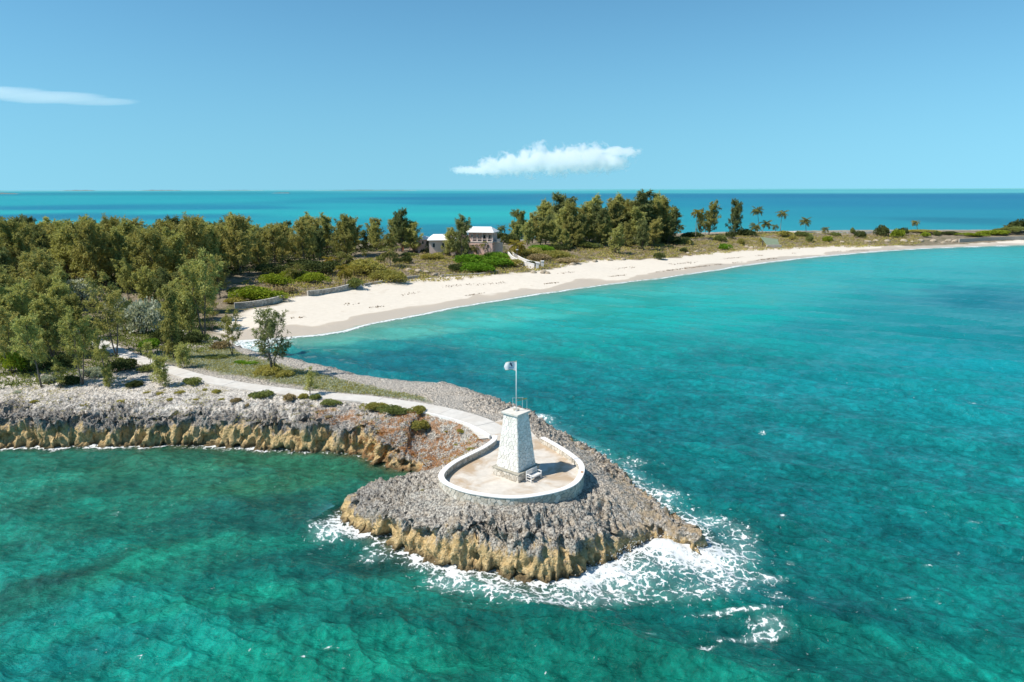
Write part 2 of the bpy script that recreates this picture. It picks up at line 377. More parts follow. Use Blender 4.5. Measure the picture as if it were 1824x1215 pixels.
_GX, _GY = np.meshgrid(_gx, _gy); _gs = _GX.shape
_GH = land(_GX.ravel(), _GY.ravel())[0]; _GH = flatten(_GX.ravel(), _GY.ravel(), _GH)[0].reshape(_gs)
def ground(x, y):                       # smooth ground height at a single point, for placing things
    fx = min(max((x + 240) / 1.2, 0), _gs[1] - 1.001); fy = min(max((y - 40) / 1.2, 0), _gs[0] - 1.001)
    i, j = int(fx), int(fy); u, v = fx - i, fy - j
    return float((_GH[j, i] * (1 - u) + _GH[j, i + 1] * u) * (1 - v) + (_GH[j + 1, i] * (1 - u) + _GH[j + 1, i + 1] * u) * v)
def PG(px, py, it=5):                   # the point of the land seen at that place of the photo
    z = 4.0
    for _ in range(it):
        p = P(px, py, z); z = 0.5 * z + 0.5 * max(ground(p[0], p[1]), 0.0)
    p = P(px, py, z); p[2] = ground(p[0], p[1]); return p

def terrain(x0, x1, y0, y1, step, amp, drop=None):
    xs = np.arange(x0, x1 + step * 0.5, step); ys = np.arange(y0, y1 + step * 0.5, step)
    X, Y = np.meshgrid(xs, ys); sh = X.shape; x, y = X.ravel(), Y.ravel()
    h, sd, rock, hc, b = land(x, y)
    h, dp, ts = flatten(x, y, h)
    sand = sstep(-0.8, 0.8, polysd(x, y, SANDPOLY) + (fbm2(x / 4, y / 4, 21, 3) - 0.5) * 7) * (rock < 0.9)
    sand = np.maximum(sand, (rock < 0.4) * sstep(9, 5, sd))
    mead = sstep(-0.8, 0.8, polysd(x, y, MEADOW) + (fbm2(x / 1.6, y / 1.6, 31, 3) - 0.5) * 4)
    rust = sstep(-1.5, 1.0, polysd(x, y, RUST) + (fbm2(x / 2.0, y / 2.0, 41, 3) - 0.5) * 4)
    white = sstep(-1.2, 1.2, polysd(x, y, WHITE) + (fbm2(x / 2.5, y / 2.5, 51, 3) - 0.5) * 6)
    dist_rock = sstep(26, 12, sd) * rock        # bare rock belongs to the rock coast, soil further in
    near = (y < 100) & (x > -75)
    bare = np.where(near, np.maximum(dist_rock, 0.0), dist_rock) * (1 - mead)
    keep = sstep(1.3, 2.2, dp) * sstep(0.1, -0.9, ts)
    # karst relief: sharp ridges and pits
    zc = h.copy()
    dx = dy = np.zeros_like(h); pitv = np.zeros_like(h)
    if amp > 0:
        wx, wy = x + 0.5 * noise2(x / 0.7, y / 0.7, 61), y + 0.5 * noise2(x / 0.7, y / 0.7, 62)
        def ridge(sc, sd_): return (1 - np.abs(2 * noise2(wx / sc, wy / sc, sd_) - 1)) ** 2
        f1, f2 = worley2(wx / 1.05, wy / 1.05, 60); g1, g2 = worley2(wx / 0.5, wy / 0.5, 63)
        low = fbm2(x / 3.2, y / 3.2, 65, 3) - 0.5
        brink = sstep(8.5, 2.0, sd)
        spk = 0.26 * (ridge(0.85, 64) - 0.35) + 0.32 * (ridge(0.42, 67) - 0.35) + 0.50 * (ridge(0.23, 68) - 0.35) + 0.6 * low
        pits = 0.55 * sstep(0.42, 0.12, f1) * (noise2(x / 2, y / 2, 69) > 0.35) + 0.55 * sstep(0.42, 0.10, g1)
        edge = sstep(0.3, 1.2, sd) * (1 - 0.45 * white) * (1 - 0.5 * rust)
        h = h + amp * bare * keep * edge * (0.06 + (spk * (0.30 + 0.42 * brink) - pits * (0.22 + 0.45 * brink)) * (0.30 + 1.15 * sstep(0.32, 0.66, fbm2(x / 3.4, y / 3.4, 76, 2))))
        h = h + (1 - bare) * keep * 0.10 * (fbm2(x / 0.7, y / 0.7, 70, 2) - 0.5)
        # cliff face: flutes, holes and a slight undercut
        S = sd.reshape(sh); gy, gx = np.gradient(S, step); gl = np.hypot(gx, gy) + 1e-6
        ox, oy = -(gx / gl).ravel(), -(gy / gl).ravel()
        face = sstep(2.6, 1.3, sd) * sstep(-0.9, 0.0, sd) * rock
        fl_ = 1 - np.abs(2 * noise3(x / 0.6, y / 0.6, h / 2.2, 72) - 1)
        hole = sstep(0.60, 0.74, noise3(x / 0.75, y / 0.75, h / 0.9, 75))
        out = 0.8 * (fbm2(x / 1.5, y / 1.5, 71, 3) - 0.5) + 0.62 * (fl_ ** 1.5 - 0.5) + 0.5 * (noise3(x / 0.25, y / 0.25, h / 0.35, 73) - 0.5) - 0.7 * hole
        out = out + 0.40 * np.clip(h / np.maximum(hc, 0.5), 0, 1.1) - 0.35
        dx = face * out * ox * min(amp, 1); dy = face * out * oy * min(amp, 1)
        h = h + face * sstep(0.1, 0.5, sd) * 0.40 * (noise3(x / 0.3, y / 0.3, h / 0.4, 74) - 0.5)
    else:
        h = h + (1 - sand) * 0.35 * (fbm2(x / 2.5, y / 2.5, 80, 3) - 0.5) * sstep(0.5, 3, sd) + sand * 0.14 * (fbm2(x / 3, y / 3, 81, 3) - 0.5) * sstep(3, 8, sd)
    if drop is not None: h = h - drop(x, y)
    V = np.stack([x + dx, y + dy, h], 1)
    idx = np.arange(len(x)).reshape(sh)
    q = np.stack([idx[:-1, :-1], idx[:-1, 1:], idx[1:, 1:], idx[1:, :-1]], -1).reshape(-1, 4)
    q = q[(h[q].max(1) > -2.6)]
    at = dict(sd=sd, bare=bare, sand=sand, mead=mead, rust=rust, white=white, hrel=zc / np.maximum(hc, 0.4), pit=pitv)
    return V, q, at, sand
def part_mesh(name, V, q, at, sel=None, smooth=True):
    if sel is not None: q = q[sel]
    u, inv = np.unique(q, return_inverse=True)
    return npmesh(name, V[u], inv.reshape(q.shape), {k: v[u] for k, v in at.items()}, smooth)

def mat_land():
    k = NT('land'); p = k.pos(); z = k.xyz(p)[2]
    sd, bare, sand, mead, rust, white = (k.attr(a) for a in ('sd', 'bare', 'sand', 'mead', 'rust', 'white'))
    n1 = k.noise(p, 0.9, 5, 0.65); n2 = k.noise(p, 3.5, 4, 0.6); n3 = k.noise(p, 0.25, 3, 0.5); n4 = k.noise(p, 14, 3, 0.6)
    # rock: gold near the sea, dark grey brink, paler inland
    hrel = k.attr('hrel'); n5 = k.noise(k.mapv(p, (1, 1, 0.35)), 1.7, 5, 0.65)
    gold = k.mix(k.lin(n2, 0.3, 0.7), (0.50, 0.335, 0.14), (0.80, 0.60, 0.32))
    gold = k.mix(k.math('MULTIPLY', k.ss(0.52, 0.66, n5), 0.75), gold, (0.25, 0.18, 0.10))
    n6 = k.noise(p, 5.5, 4, 0.7); left = k.ss(-8.0, -16.0, k.xyz(p)[0])
    grey = k.mix(k.ss(0.34, 0.64, n6), (0.10, 0.092, 0.085), k.mix(left, (0.66, 0.61, 0.53), (0.40, 0.375, 0.34)))
    grey = k.mix(k.math('MULTIPLY', k.ss(0.5, 0.64, n1), 0.35), grey, (0.46, 0.36, 0.24))
    pale = k.mix(k.ss(0.34, 0.60, n6), (0.20, 0.178, 0.15), (0.68, 0.615, 0.53))
    wht = k.mix(k.ss(0.32, 0.58, n6), (0.34, 0.30, 0.25), (0.82, 0.76, 0.68))
    zz = k.math('ADD', hrel, k.lin(n5, 0.25, 0.75, -0.30, 0.30)); zz = k.math('ADD', zz, k.lin(n3, 0.3, 0.7, -0.2, 0.2))
    zz = k.math('ADD', zz, k.ss(2.0, 3.2, sd))
    tanz = k.math('MULTIPLY', k.ss(5.0, 15.0, k.xyz(p)[0]), k.ss(0.38, 0.58, n1))
    grey = k.mix(k.math('MULTIPLY', tanz, 0.85), grey, (0.44, 0.325, 0.19))
    rock = k.mix(k.ss(0.56, 0.90, zz), gold, grey)
    ss_ = k.math('ADD', sd, k.lin(n1, 0.2, 0.8, -2.4, 2.4))
    rock = k.mix(k.ss(4.2, 7.0, ss_), rock, pale)
    rock = k.mix(k.math('MULTIPLY', white, k.ss(0.38, 0.58, n1)), rock, wht)
    rock = k.mix(k.math('MULTIPLY', k.ss(0.65, 0.05, z), 0.85), rock, (0.075, 0.055, 0.03))     # wet, algae at the waterline
    rst = k.mix(n2, (0.30, 0.115, 0.04), (0.42, 0.23, 0.10))
    rock = k.mix(k.math('MULTIPLY', k.ss(0.46, 0.60, n1), k.math('MULTIPLY', rust, 0.8)), rock, rst)
    rock = k.mix(k.math('MULTIPLY', k.ss(0.60, 0.70, n1), k.math('MULTIPLY', white, 0.55)), rock, (0.22, 0.17, 0.07))
    # soil and dry grass
    soil = k.mix(k.lin(n1, 0.3, 0.7), (0.155, 0.12, 0.07), (0.40, 0.33, 0.24))
    soil = k.mix(k.math('MULTIPLY', k.ss(0.5, 0.66, n3), 0.8), soil, (0.105, 0.11, 0.04))
    soil = k.mix(k.ss(0.62, 0.78, n2), soil, (0.50, 0.45, 0.38))
    mdw = k.mix(k.lin(n1, 0.3, 0.7), (0.23, 0.235, 0.135), (0.46, 0.45, 0.32))
    soil = k.mix(mead, soil, mdw)
    # sand: dry, wet towards the water
    sn = k.mix(k.lin(n1, 0.25, 0.75), (0.62, 0.555, 0.46), (0.71, 0.645, 0.55))
    weed = k.ss(0.60, 0.68, k.noise(k.mapv(p, (0.22, 0.22, 1), rot=(0, 0, 0.78)), 1.0, 5, 0.7, 0.4))
    sn = k.mix(k.math('MULTIPLY', weed, k.math('MULTIPLY', k.ss(7, 10, sd), 0.25)), sn, (0.40, 0.30, 0.20))
    wet = k.math('ADD', sd, k.lin(k.noise(p, 0.07, 2, 0.4), 0.3, 0.7, -4.5, 4.5))
    sn = k.mix(k.ss(7.4, 6.4, wet), sn, (0.50, 0.43, 0.345))
    sn = k.mix(k.ss(1.2, -0.6, sd), sn, (0.42, 0.40, 0.30))
    c = k.mix(bare, soil, rock); c = k.mix(sand, c, sn)
    v1 = k.voro(p, 3.2); v2 = k.voro(p, 8.0)
    hgt = k.math('ADD', k.math('ADD', n4, k.math('MULTIPLY', n2, 2.0)), k.math('ADD', k.math('MULTIPLY', v1, 1.6), k.math('MULTIPLY', v2, 0.8)))
    nm = k.n('Bump'); k.L(hgt, nm.inputs['Height']); nm.inputs['Distance'].default_value = 0.12
    k.L(k.lin(sand, 0, 1, 0.9, 0.1), nm.inputs['Strength'])
    rg = k.lin(k.math('MULTIPLY', sand, k.ss(8.0, 4.0, wet)), 0, 1, 0.9, 0.45)
    return k.end(k.bsdf(c, rg, 0.25, nm.outputs[0]))
M['land'] = mat_land()

V, q, at, _ = terrain(-66, 25, 39.5, 84, 0.115, 1.0)
struct('rocky_headland', part_mesh('rocky_headland', V, q, at, None, False), M['land'], 'jagged grey and golden limestone headland with low sea cliffs')
V, q, at, _ = terrain(-110, 12, 82.5, 140, 0.42, 0.8, lambda x, y: 0.3 * sstep(84.3, 83.6, y))
sq = at['sand'][q].mean(1) > 0.5
struct('scrub_ground', part_mesh('scrub_ground', V, q, at, ~sq), M['land'], 'sandy scrub ground behind the rocky shore')
if sq.any(): struct('beach_corner', part_mesh('beach_corner', V, q, at, sq), M['land'], 'near end of the pale sand beach')
V, q, at, _ = terrain(-230, 470, 137, 430, 1.5, 0.0, lambda x, y: 0.25 * sstep(141, 139.5, y) * (x < 14))
sq = at['sand'][q].mean(1) > 0.5
struct('dune_ground', part_mesh('dune_ground', V, q, at, ~sq), M['land'], 'dunes, clearings and woodland floor of the island')
struct('beach', part_mesh('beach', V, q, at, sq), M['land'], 'long curved beach of pale sand')

# ================================================================== SEA
def lin1(c): c = np.asarray(c, float) / 255; return np.where(c <= 0.04045, c / 12.92, ((c + 0.055) / 1.055) ** 2.4)
# colour of the water body over sand, weed and reef, at places of the photo
SEA = [(0, 340.3, 135, 200, 212), (900, 339, 110, 195, 210), (1800, 336, 130, 205, 214), (1400, 337, 120, 200, 210), (0, 342.3, 60, 172, 188), (900, 342.5, 55, 170, 190), (1500, 341.5, 98, 192, 203), (1800, 342, 95, 190, 202), (1650, 341.5, 100, 192, 203), (1250, 342, 80, 184, 198), (1080, 341, 70, 178, 194),
  (0, 346, 34, 140, 168), (250, 346, 36, 150, 172), (0, 352, 42, 168, 186), (350, 352, 40, 166, 186), (0, 362, 40, 168, 186), (350, 358, 42, 170, 188), (120, 371, 30, 135, 172), (400, 370, 32, 140, 175), (0, 378, 44, 178, 192), (350, 378, 46, 180, 194), (60, 386, 30, 130, 168), (300, 386, 34, 138, 172), (100, 398, 42, 172, 192), (350, 396, 38, 160, 184),
  (620, 348, 40, 160, 184), (620, 358, 38, 150, 178), (620, 366, 42, 168, 188), (620, 380, 44, 178, 192), (620, 396, 36, 160, 182), (800, 347, 36, 142, 176), (800, 354, 28, 128, 168), (820, 362, 30, 138, 172), (800, 371, 40, 172, 188), (820, 382, 44, 184, 192), (800, 394, 40, 172, 186), (790, 405, 28, 140, 168), (780, 415, 26, 130, 160),
  (1050, 348, 34, 128, 168), (1050, 358, 32, 138, 174), (1250, 349, 34, 128, 170), (1250, 362, 32, 142, 176), (1250, 385, 38, 158, 182), (1250, 405, 38, 160, 180), (1500, 349, 34, 124, 168), (1500, 362, 32, 132, 172), (1500, 380, 36, 146, 176), (1500, 400, 40, 156, 180), (1800, 350, 36, 126, 170), (1800, 365, 34, 134, 172), (1700, 393, 34, 130, 160), (1750, 384, 38, 146, 176), (1650, 405, 44, 156, 178), (1560, 395, 38, 150, 176),
  (1250, 505, 62, 188, 190), (1150, 515, 70, 192, 190), (1000, 545, 52, 188, 184), (880, 560, 70, 194, 188), (700, 595, 92, 190, 180), (640, 603, 95, 190, 180), (560, 625, 40, 140, 142), (600, 640, 20, 112, 124), (750, 632, 18, 112, 124), (700, 612, 30, 138, 144), (850, 600, 26, 156, 156), (950, 622, 20, 148, 148), (900, 660, 14, 120, 126), (700, 655, 12, 104, 116), (800, 680, 12, 100, 110), (620, 655, 14, 106, 118),
  (1050, 580, 26, 168, 168), (1150, 560, 30, 178, 176), (1250, 560, 26, 176, 176), (1150, 620, 20, 148, 150), (1300, 540, 36, 184, 182), (1400, 500, 52, 184, 186), (1400, 560, 30, 166, 172), (1500, 480, 46, 182, 186), (1600, 470, 48, 178, 184), (1600, 510, 36, 172, 178), (1700, 460, 52, 180, 186), (1800, 450, 60, 178, 184), (1800, 485, 38, 168, 176), (1700, 520, 26, 136, 154), (1800, 540, 20, 128, 148), (1600, 560, 26, 148, 160), (1500, 590, 24, 146, 156), (1750, 600, 20, 138, 152), (1820, 650, 18, 132, 146),
  (1300, 640, 20, 132, 138), (1100, 680, 12, 112, 118), (1000, 700, 10, 98, 106), (1500, 680, 16, 122, 132), (1650, 690, 16, 122, 132), (1800, 720, 16, 122, 132), (1200, 760, 10, 98, 104), (1300, 800, 10, 98, 102), (1450, 780, 12, 106, 112), (1600, 800, 12, 106, 112), (1760, 830, 14, 114, 118), (1400, 880, 8, 90, 94), (1550, 920, 8, 92, 96), (1750, 950, 10, 102, 104), (1500, 1000, 8, 90, 90), (1750, 1060, 10, 104, 102), (1400, 1060, 8, 84, 86), (1300, 1130, 8, 84, 82), (1550, 1140, 10, 94, 88), (1720, 1180, 10, 112, 104), (1150, 1120, 8, 86, 80), (1000, 1140, 8, 92, 82), (1050, 1200, 10, 98, 86), (850, 1100, 8, 84, 78), (850, 1190, 12, 104, 92),
  (700, 1090, 10, 88, 80), (700, 1180, 14, 122, 104), (550, 1150, 14, 122, 106), (400, 1150, 14, 126, 114), (250, 1190, 12, 120, 110), (60, 1190, 12, 112, 108), (100, 1100, 12, 116, 108), (250, 1080, 14, 124, 112), (420, 1060, 18, 130, 112), (550, 1060, 14, 104, 94), (90, 1010, 16, 118, 106), (250, 1000, 22, 128, 108), (140, 1022, 22, 72, 62), (400, 990, 18, 108, 94), (520, 985, 12, 84, 78), (620, 1010, 10, 78, 74), (500, 930, 16, 80, 72), (400, 910, 20, 86, 78), (250, 930, 22, 100, 86), (60, 920, 22, 118, 102), (150, 880, 28, 96, 82), (350, 860, 32, 98, 82), (520, 860, 40, 108, 84), (620, 840, 38, 104, 82), (250, 825, 38, 100, 82), (60, 840, 32, 104, 90), (30, 870, 30, 116, 100), (450, 825, 40, 106, 84),
  (-300, 850, 30, 110, 95), (-300, 1100, 14, 118, 108), (2100, 1000, 10, 108, 106), (2100, 700, 16, 124, 134), (2100, 500, 36, 160, 172), (2100, 345, 36, 130, 170), (-300, 345, 36, 150, 172)]
SEA_XY = np.array([P(a, max(b, 338.6 if a < 1100 else 336.0))[:2] for a, b, *_ in SEA])
SEA_C = lin1(np.array([c[2:] for c in SEA])) * np.array([1.33 if (c[0] > 950 and c[1] > 640) else (1.22 if c[1] > 640 else 1.0) for c in SEA])[:, None]
def polar(x, y):
    r = np.hypot(x, y) + 1e-6; return np.stack([np.arctan2(x, y) * 1.6, np.log(r) * 1.25, 28.0 / r * 12.0], -1)
SEA_Q = polar(SEA_XY[:, 0], SEA_XY[:, 1])
def sea_colour(x, y):
    out = np.zeros((len(x), 3))
    for s in range(0, len(x), 40000):
        qq = polar(x[s:s + 40000], y[s:s + 40000])
        d = ((qq[:, None, :] - SEA_Q[None]) ** 2).sum(-1)
        wgt = 1 / (d + 0.0008) ** 2.0
        out[s:s + 40000] = (wgt @ SEA_C) / wgt.sum(1, keepdims=True)
    return out
def sea_mesh():
    # a fan of rows that get longer with distance, so that near waves are real shapes
    pys = np.r_[np.linspace(1420, 1240, 40), np.linspace(1238, 430, 560), np.linspace(428, 345, 80), 344, 343, 342, 341, 340.3, 339.6, 339, 338.5, 338, 337.7, 337.4, 337.2]
    ys = np.array([P(912, b)[1] if b > 338 else 0 for b in pys]); far = ys == 0
    y_last = ys[~far][-1]; ys[far] = y_last * 1.6 ** np.arange(1, far.sum() + 1)
    us = np.tan(np.linspace(-0.86, 0.86, 760)) * 0.98
    X = ys[:, None] * us[None, :] * 1.04; Y = np.repeat(ys[:, None], len(us), 1); sh = X.shape
    x, y = X.ravel().copy(), Y.ravel().copy()
    jit = 0.3
    sp = np.repeat(np.maximum(np.gradient(ys), 0.03)[:, None], len(us), 1).ravel()
    sp = np.maximum(sp, (y * 1.6 / len(us)))
    nr = y < 520
    sd = np.full(len(x), -60.0); rock = np.zeros(len(x)); tpar = np.zeros(len(x))
    h, s_, rk, _, _ = land(x[nr], y[nr]); sd[nr] = s_; rock[nr] = rk
    dep = np.full(len(x), 4.0); dep[nr] = np.clip(-h, -0.5, 4.0)
    col = sea_colour(x + (fbm2(x / 9, y / 9, 90, 3) - 0.5) * np.minimum(y * 0.06, 14), y + (fbm2(x / 9, y / 9, 95, 3) - 0.5) * np.minimum(y * 0.10, 24))
    # ---- waves
    z = np.zeros(len(x)); ddx = np.zeros(len(x)); ddy = np.zeros(len(x))
    r = np.random.default_rng(3)
    gust = 0.55 + 0.9 * fbm2(x / 18, y / 18, 97, 3)
    for i in range(64):
        lam = 0.55 * (16 / 0.55) ** (i / 63.0) * (0.9 + 0.2 * r.random())
        th = -2.02 + r.normal() * (0.34 if lam < 5 else 0.22); k = 2 * PI / lam
        a = 0.0118 * lam ** 0.78 * (0.6 + 0.8 * r.random()) * (1.0 if lam < 6 else 0.8)
        ph = k * (x * math.cos(th) + y * math.sin(th)) + r.random() * 6.283
        f = sstep(2.2, 4.0, lam / sp)
        z += a * f * np.sin(ph); ddx += a * f * 0.75 * math.cos(th) * np.cos(ph); ddy += a * f * 0.75 * math.sin(th) * np.cos(ph)
    lee = np.where((x < -10) & (y < 72) & (y > 45), 0.72, 1.0)          # the sheltered cove
    bay = 0.68 + 0.32 * sstep(170, 95, y)
    damp = (0.25 + 0.75 * sstep(0.0, 2.2, -sd)) * lee * bay * gust * np.where(nr & (rock < 0.5), 0.08 + 0.92 * sstep(1.0, 16.0, -sd), 1.0)
    z *= damp
    # ---- foam field
    fo = np.zeros(len(x))
    def spot(px, py, rx, ry, s, rot=0.0):
        c = P(px, py); e = P(px + rx, py); g = P(px, py + ry); a = abs(e[0] - c[0]); b = abs(c[1] - g[1])
        u = (x - c[0]) * math.cos(rot) + (y - c[1]) * math.sin(rot); v = -(x - c[0]) * math.sin(rot) + (y - c[1]) * math.cos(rot)
        return s * np.exp(-((u / a) ** 2 + (v / b) ** 2))
    near = np.where(nr, np.exp(-np.abs(np.minimum(sd, 0)) / 1.0), 0)
    sdn = np.maximum(-sd, 0)
    # where along the rock coast the sea breaks: (px, py, strength, width)
    br = [(-100, 803, .75, .5), (100, 798, .75, .5), (240, 796, .8, .55), (330, 796, .6, .45), (430, 799, .8, .55), (520, 804, .6, .45), (600, 810, .35, .4), (690, 838, .3, .4), (742, 842, .2, .4), (640, 888, .2, .4), (596, 915, .6, .8), (596, 940, .9, 1.7), (660, 962, .75, 1.1), (720, 995, .75, 1.0), (780, 1012, .95, 1.5), (880, 1030, .95, 1.4), (940, 1042, .85, 1.3), (1010, 1036, 1.0, 1.8), (1080, 1014, 1.0, 2.2), (1160, 990, 1.15, 2.6), (1250, 990, 1.0, 2.4), (1256, 960, .85, 1.5), (1205, 928, .78, 1.6), (1140, 880, .82, 2.0), (1065, 820, .72, 1.7), (1000, 778, .65, 1.3), (945, 746, .75, 1.4), (900, 722, .45, .8), (820, 702, .25, .5), (700, 690, .2, .4), (600, 668, .2, .4), (500, 645, .3, .5), (440, 622, .8, 2.5)]
    bp = np.array([P(a, b)[:2] for a, b, *_ in br]); bvv = np.array([b[2:] for b in br])
    _, bv = segdist(x[nr], y[nr], bp, bvv)
    rkf = bv[:, 0] * np.exp(-(sdn[nr] / bv[:, 1]) ** 1.3) * rock[nr]
    rkf *= 0.55 + 0.9 * fbm2(x[nr] / 2.4, y[nr] / 2.4, 99, 2)
    fo[nr] = rkf
    sandw = (1 - rock) * nr
    swash = sandw * np.exp(-((sd + 0.5 + 1.2 * (fbm2(x / 7, y / 7, 101, 2) - 0.5)) / (0.75 + 0.9 * sstep(200, 330, y))) ** 2)
    fo = np.maximum(fo, 1.25 * swash)
    for s in ((1190, 985, 56, 26, .92), (1250, 1000, 60, 30, .62), (1120, 1030, 80, 20, .55), (1310, 985, 46, 20, .55), (1300, 1040, 56, 24, .40), (1230, 1060, 80, 16, .42), (1375, 1030, 24, 8, .85), (1390, 1068, 26, 12, .5), (1370, 1112, 44, 16, .62), (1330, 1128, 70, 5, .6), (1310, 1090, 90, 5, .6), (1255, 1143, 20, 6, .85), (1160, 1130, 14, 4, .6), (1262, 1118, 12, 3.5, .6), (1265, 930, 60, 16, .50), (1325, 955, 34, 22, .45), (1190, 880, 34, 16, .5), (1130, 820, 40, 10, .4), (1060, 1060, 80, 14, .5), (960, 1075, 70, 14, .55), (880, 1055, 60, 14, .5), (800, 1040, 50, 14, .5), (590, 945, 45, 20, .62), (660, 990, 40, 10, .42), (970, 745, 26, 8, .5),
              (1357, 772, 7, 4, .62), (1735, 717, 6, 3, .66), (1395, 921, 9, 3, .62), (1735, 938, 14, 3, .62), (1474, 964, 4, 4, .6), (1408, 1000, 10, 5, .55), (1650, 1013, 10, 3, .55), (1668, 1069, 6, 3, .55), (1466, 1074, 10, 7, .55), (1445, 1060, 8, 5, .5), (1610, 1060, 30, 3, .45), (205, 912, 14, 4, .45), (540, 1170, 16, 4, .45), (240, 1172, 16, 4, .4), (585, 1150, 20, 3, .4), (948, 745, 14, 6, .6), (470, 612, 50, 10, .9), (560, 590, 20, 9, .35)):
        fo = np.maximum(fo, spot(*s)) if s[4] > 0.9 else np.clip(fo + spot(*s) * (1 - 0.5 * np.clip(fo, 0, 1)), 0, 1.3)
    # surge heaped up against the point
    heap = spot(1185, 982, 46, 18, 0.75) + spot(1075, 1016, 60, 12, 0.22) + spot(1255, 985, 36, 20, 0.25)
    z += heap * (0.5 + 0.9 * fbm2(x / 0.9, y / 0.9, 105, 4))
    z = np.where(sandw > 0, np.maximum(np.minimum(z, 0.03 + 0.08 * sdn), 0.03 - 0.04 * sdn) + 0.10 * swash, z)
    # see-through where it is shallow
    opac = np.where(nr, 1 - np.exp(-np.maximum(dep + 0.02, 0.0) / np.where(rock > 0.5, 0.45, 0.28)), 1.0)
    opac = np.clip(opac, 0.12, 1.0)
    x2 = x + ddx * damp; y2 = y + ddy * damp
    V = np.stack([x2, y2, z], 1)
    idx = np.arange(len(x)).reshape(sh)
    q = np.stack([idx[:-1, :-1], idx[:-1, 1:], idx[1:, 1:], idx[1:, :-1]], -1).reshape(-1, 4)
    q = q[(sd[q].max(1) > -1e9) & (sd[q].min(1) < 2.5)]
    cove = sstep(2, -6, x) * sstep(76, 62, y)
    u, inv = np.unique(q, return_inverse=True)
    return npmesh('sea', V[u], inv.reshape(q.shape), dict(foam=fo[u], opac=opac[u], dist=np.hypot(x, y)[u], cove=cove[u]), True, dict(wcol=col[u]))
def mat_sea():
    k = NT('sea_water'); p = k.pos(); c = k.attr('wcol', True); foam = k.attr('foam'); dist = k.attr('dist'); opac = k.attr('opac')
    nearf = k.ss(170, 60, dist)
    # sea bed seen through the water: weed, rubble and sand patches
    pw = k.n('VectorMath', operation='ADD'); k.L(p, pw.inputs[0])
    wv = k.n('VectorMath', operation='SCALE'); k.L(k.noise(p, 0.5, 3, 0.6, col=True), wv.inputs[0]); wv.inputs['Scale'].default_value = 2.0; k.L(wv.outputs[0], pw.inputs[1])
    b1 = k.noise(pw.outputs[0], 0.22, 6, 0.66); b2 = k.noise(pw.outputs[0], 1.25, 5, 0.68); b3 = k.noise(k.mapv(p, (0.006, 0.02, 1)), 1.0, 4, 0.55)
    bed = k.math('MULTIPLY', k.lin(b1, 0.3, 0.7, 0.60, 1.42), k.lin(b2, 0.30, 0.70, 0.52, 1.52))
    bed = k.mix(nearf, (1, 1, 1), bed)
    c2 = k.mix(1.0, c, bed, 'MULTIPLY')
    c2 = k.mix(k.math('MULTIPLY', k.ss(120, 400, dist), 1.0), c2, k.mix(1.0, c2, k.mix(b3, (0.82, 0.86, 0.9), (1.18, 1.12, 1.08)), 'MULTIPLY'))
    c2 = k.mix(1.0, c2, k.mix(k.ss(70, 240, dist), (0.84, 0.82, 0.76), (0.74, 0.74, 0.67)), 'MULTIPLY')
    # ripples too fine for the mesh
    r1 = k.noise(k.mapv(p, (1, 1.9, 1), rot=(0, 0, 0.42)), 1.5, 5, 0.62, 0.3); r2 = k.noise(k.mapv(p, (1, 2.2, 1), rot=(0, 0, 0.3)), 0.35, 4, 0.6, 0.2)
    r3 = k.noise(k.mapv(p, (1, 1.7, 1), rot=(0, 0, 0.5)), 5.0, 3, 0.6)
    hh = k.math('ADD', k.math('MULTIPLY', k.math('ADD', r1, k.math('MULTIPLY', r3, 0.30)), 0.62), k.math('MULTIPLY', r2, k.lin(dist, 80, 400, 0.0, 1.6)))
    bm = k.n('Bump'); k.L(hh, bm.inputs['Height']); bm.inputs['Distance'].default_value = 0.42; bm.inputs['Strength'].default_value = 1.0
    # foam: laces that close into sheets where it is thick
    fw = k.n('VectorMath', operation='ADD'); k.L(p, fw.inputs[0])
    fv = k.n('VectorMath', operation='SCALE'); k.L(k.noise(p, 0.8, 4, 0.6, col=True), fv.inputs[0]); fv.inputs['Scale'].default_value = 1.5; k.L(fv.outputs[0], fw.inputs[1])
    e1 = k.voro(fw.outputs[0], 1.15, 'DISTANCE_TO_EDGE'); e2 = k.voro(fw.outputs[0], 2.9, 'DISTANCE_TO_EDGE')
    fn = k.noise(fw.outputs[0], 2.2, 5, 0.7)
    lace = k.math('MINIMUM', k.math('MULTIPLY', e1, 3.2), k.math('ADD', k.math('MULTIPLY', e2, 4.2), 0.16))
    th = k.math('ADD', lace, k.lin(fn, 0.30, 0.70, -0.30, 0.62))
    fm = k.ss(0.0, 0.26, k.math('SUBTRACT', k.math('MULTIPLY', foam, 0.93), k.math('ADD', th, 0.12)))
    fm = k.math('MAXIMUM', fm, k.math('MULTIPLY', k.ss(0.95, 1.25, foam), k.ss(0.30, 0.55, fn)))
    veil = k.math('MULTIPLY', k.ss(0.15, 0.9, foam), 0.30)
    c3 = k.mix(veil, c2, (0.42, 0.60, 0.60))
    wat = k.bsdf(c3, k.lin(dist, 60, 600, 0.07, 0.36), 0.5, bm.outputs[0]); wat.inputs['IOR'].default_value = 1.33
    k.L(k.lin(dist, 70, 420, 0.80, 0.06), wat.inputs['Specular IOR Level'])
    tr = k.n('BsdfTransparent'); k.L(k.mix(0.5, (1, 1, 1), (0.55, 0.9, 0.85)), tr.inputs[0])
    m1 = k.n('MixShader'); k.L(opac, m1.inputs[0]); k.L(tr.outputs[0], m1.inputs[1]); k.L(wat.outputs[0], m1.inputs[2])
    fb = k.bsdf((0.78, 0.80, 0.80), 0.7, 0.2, k.bump(fn, 0.6, 0.12))
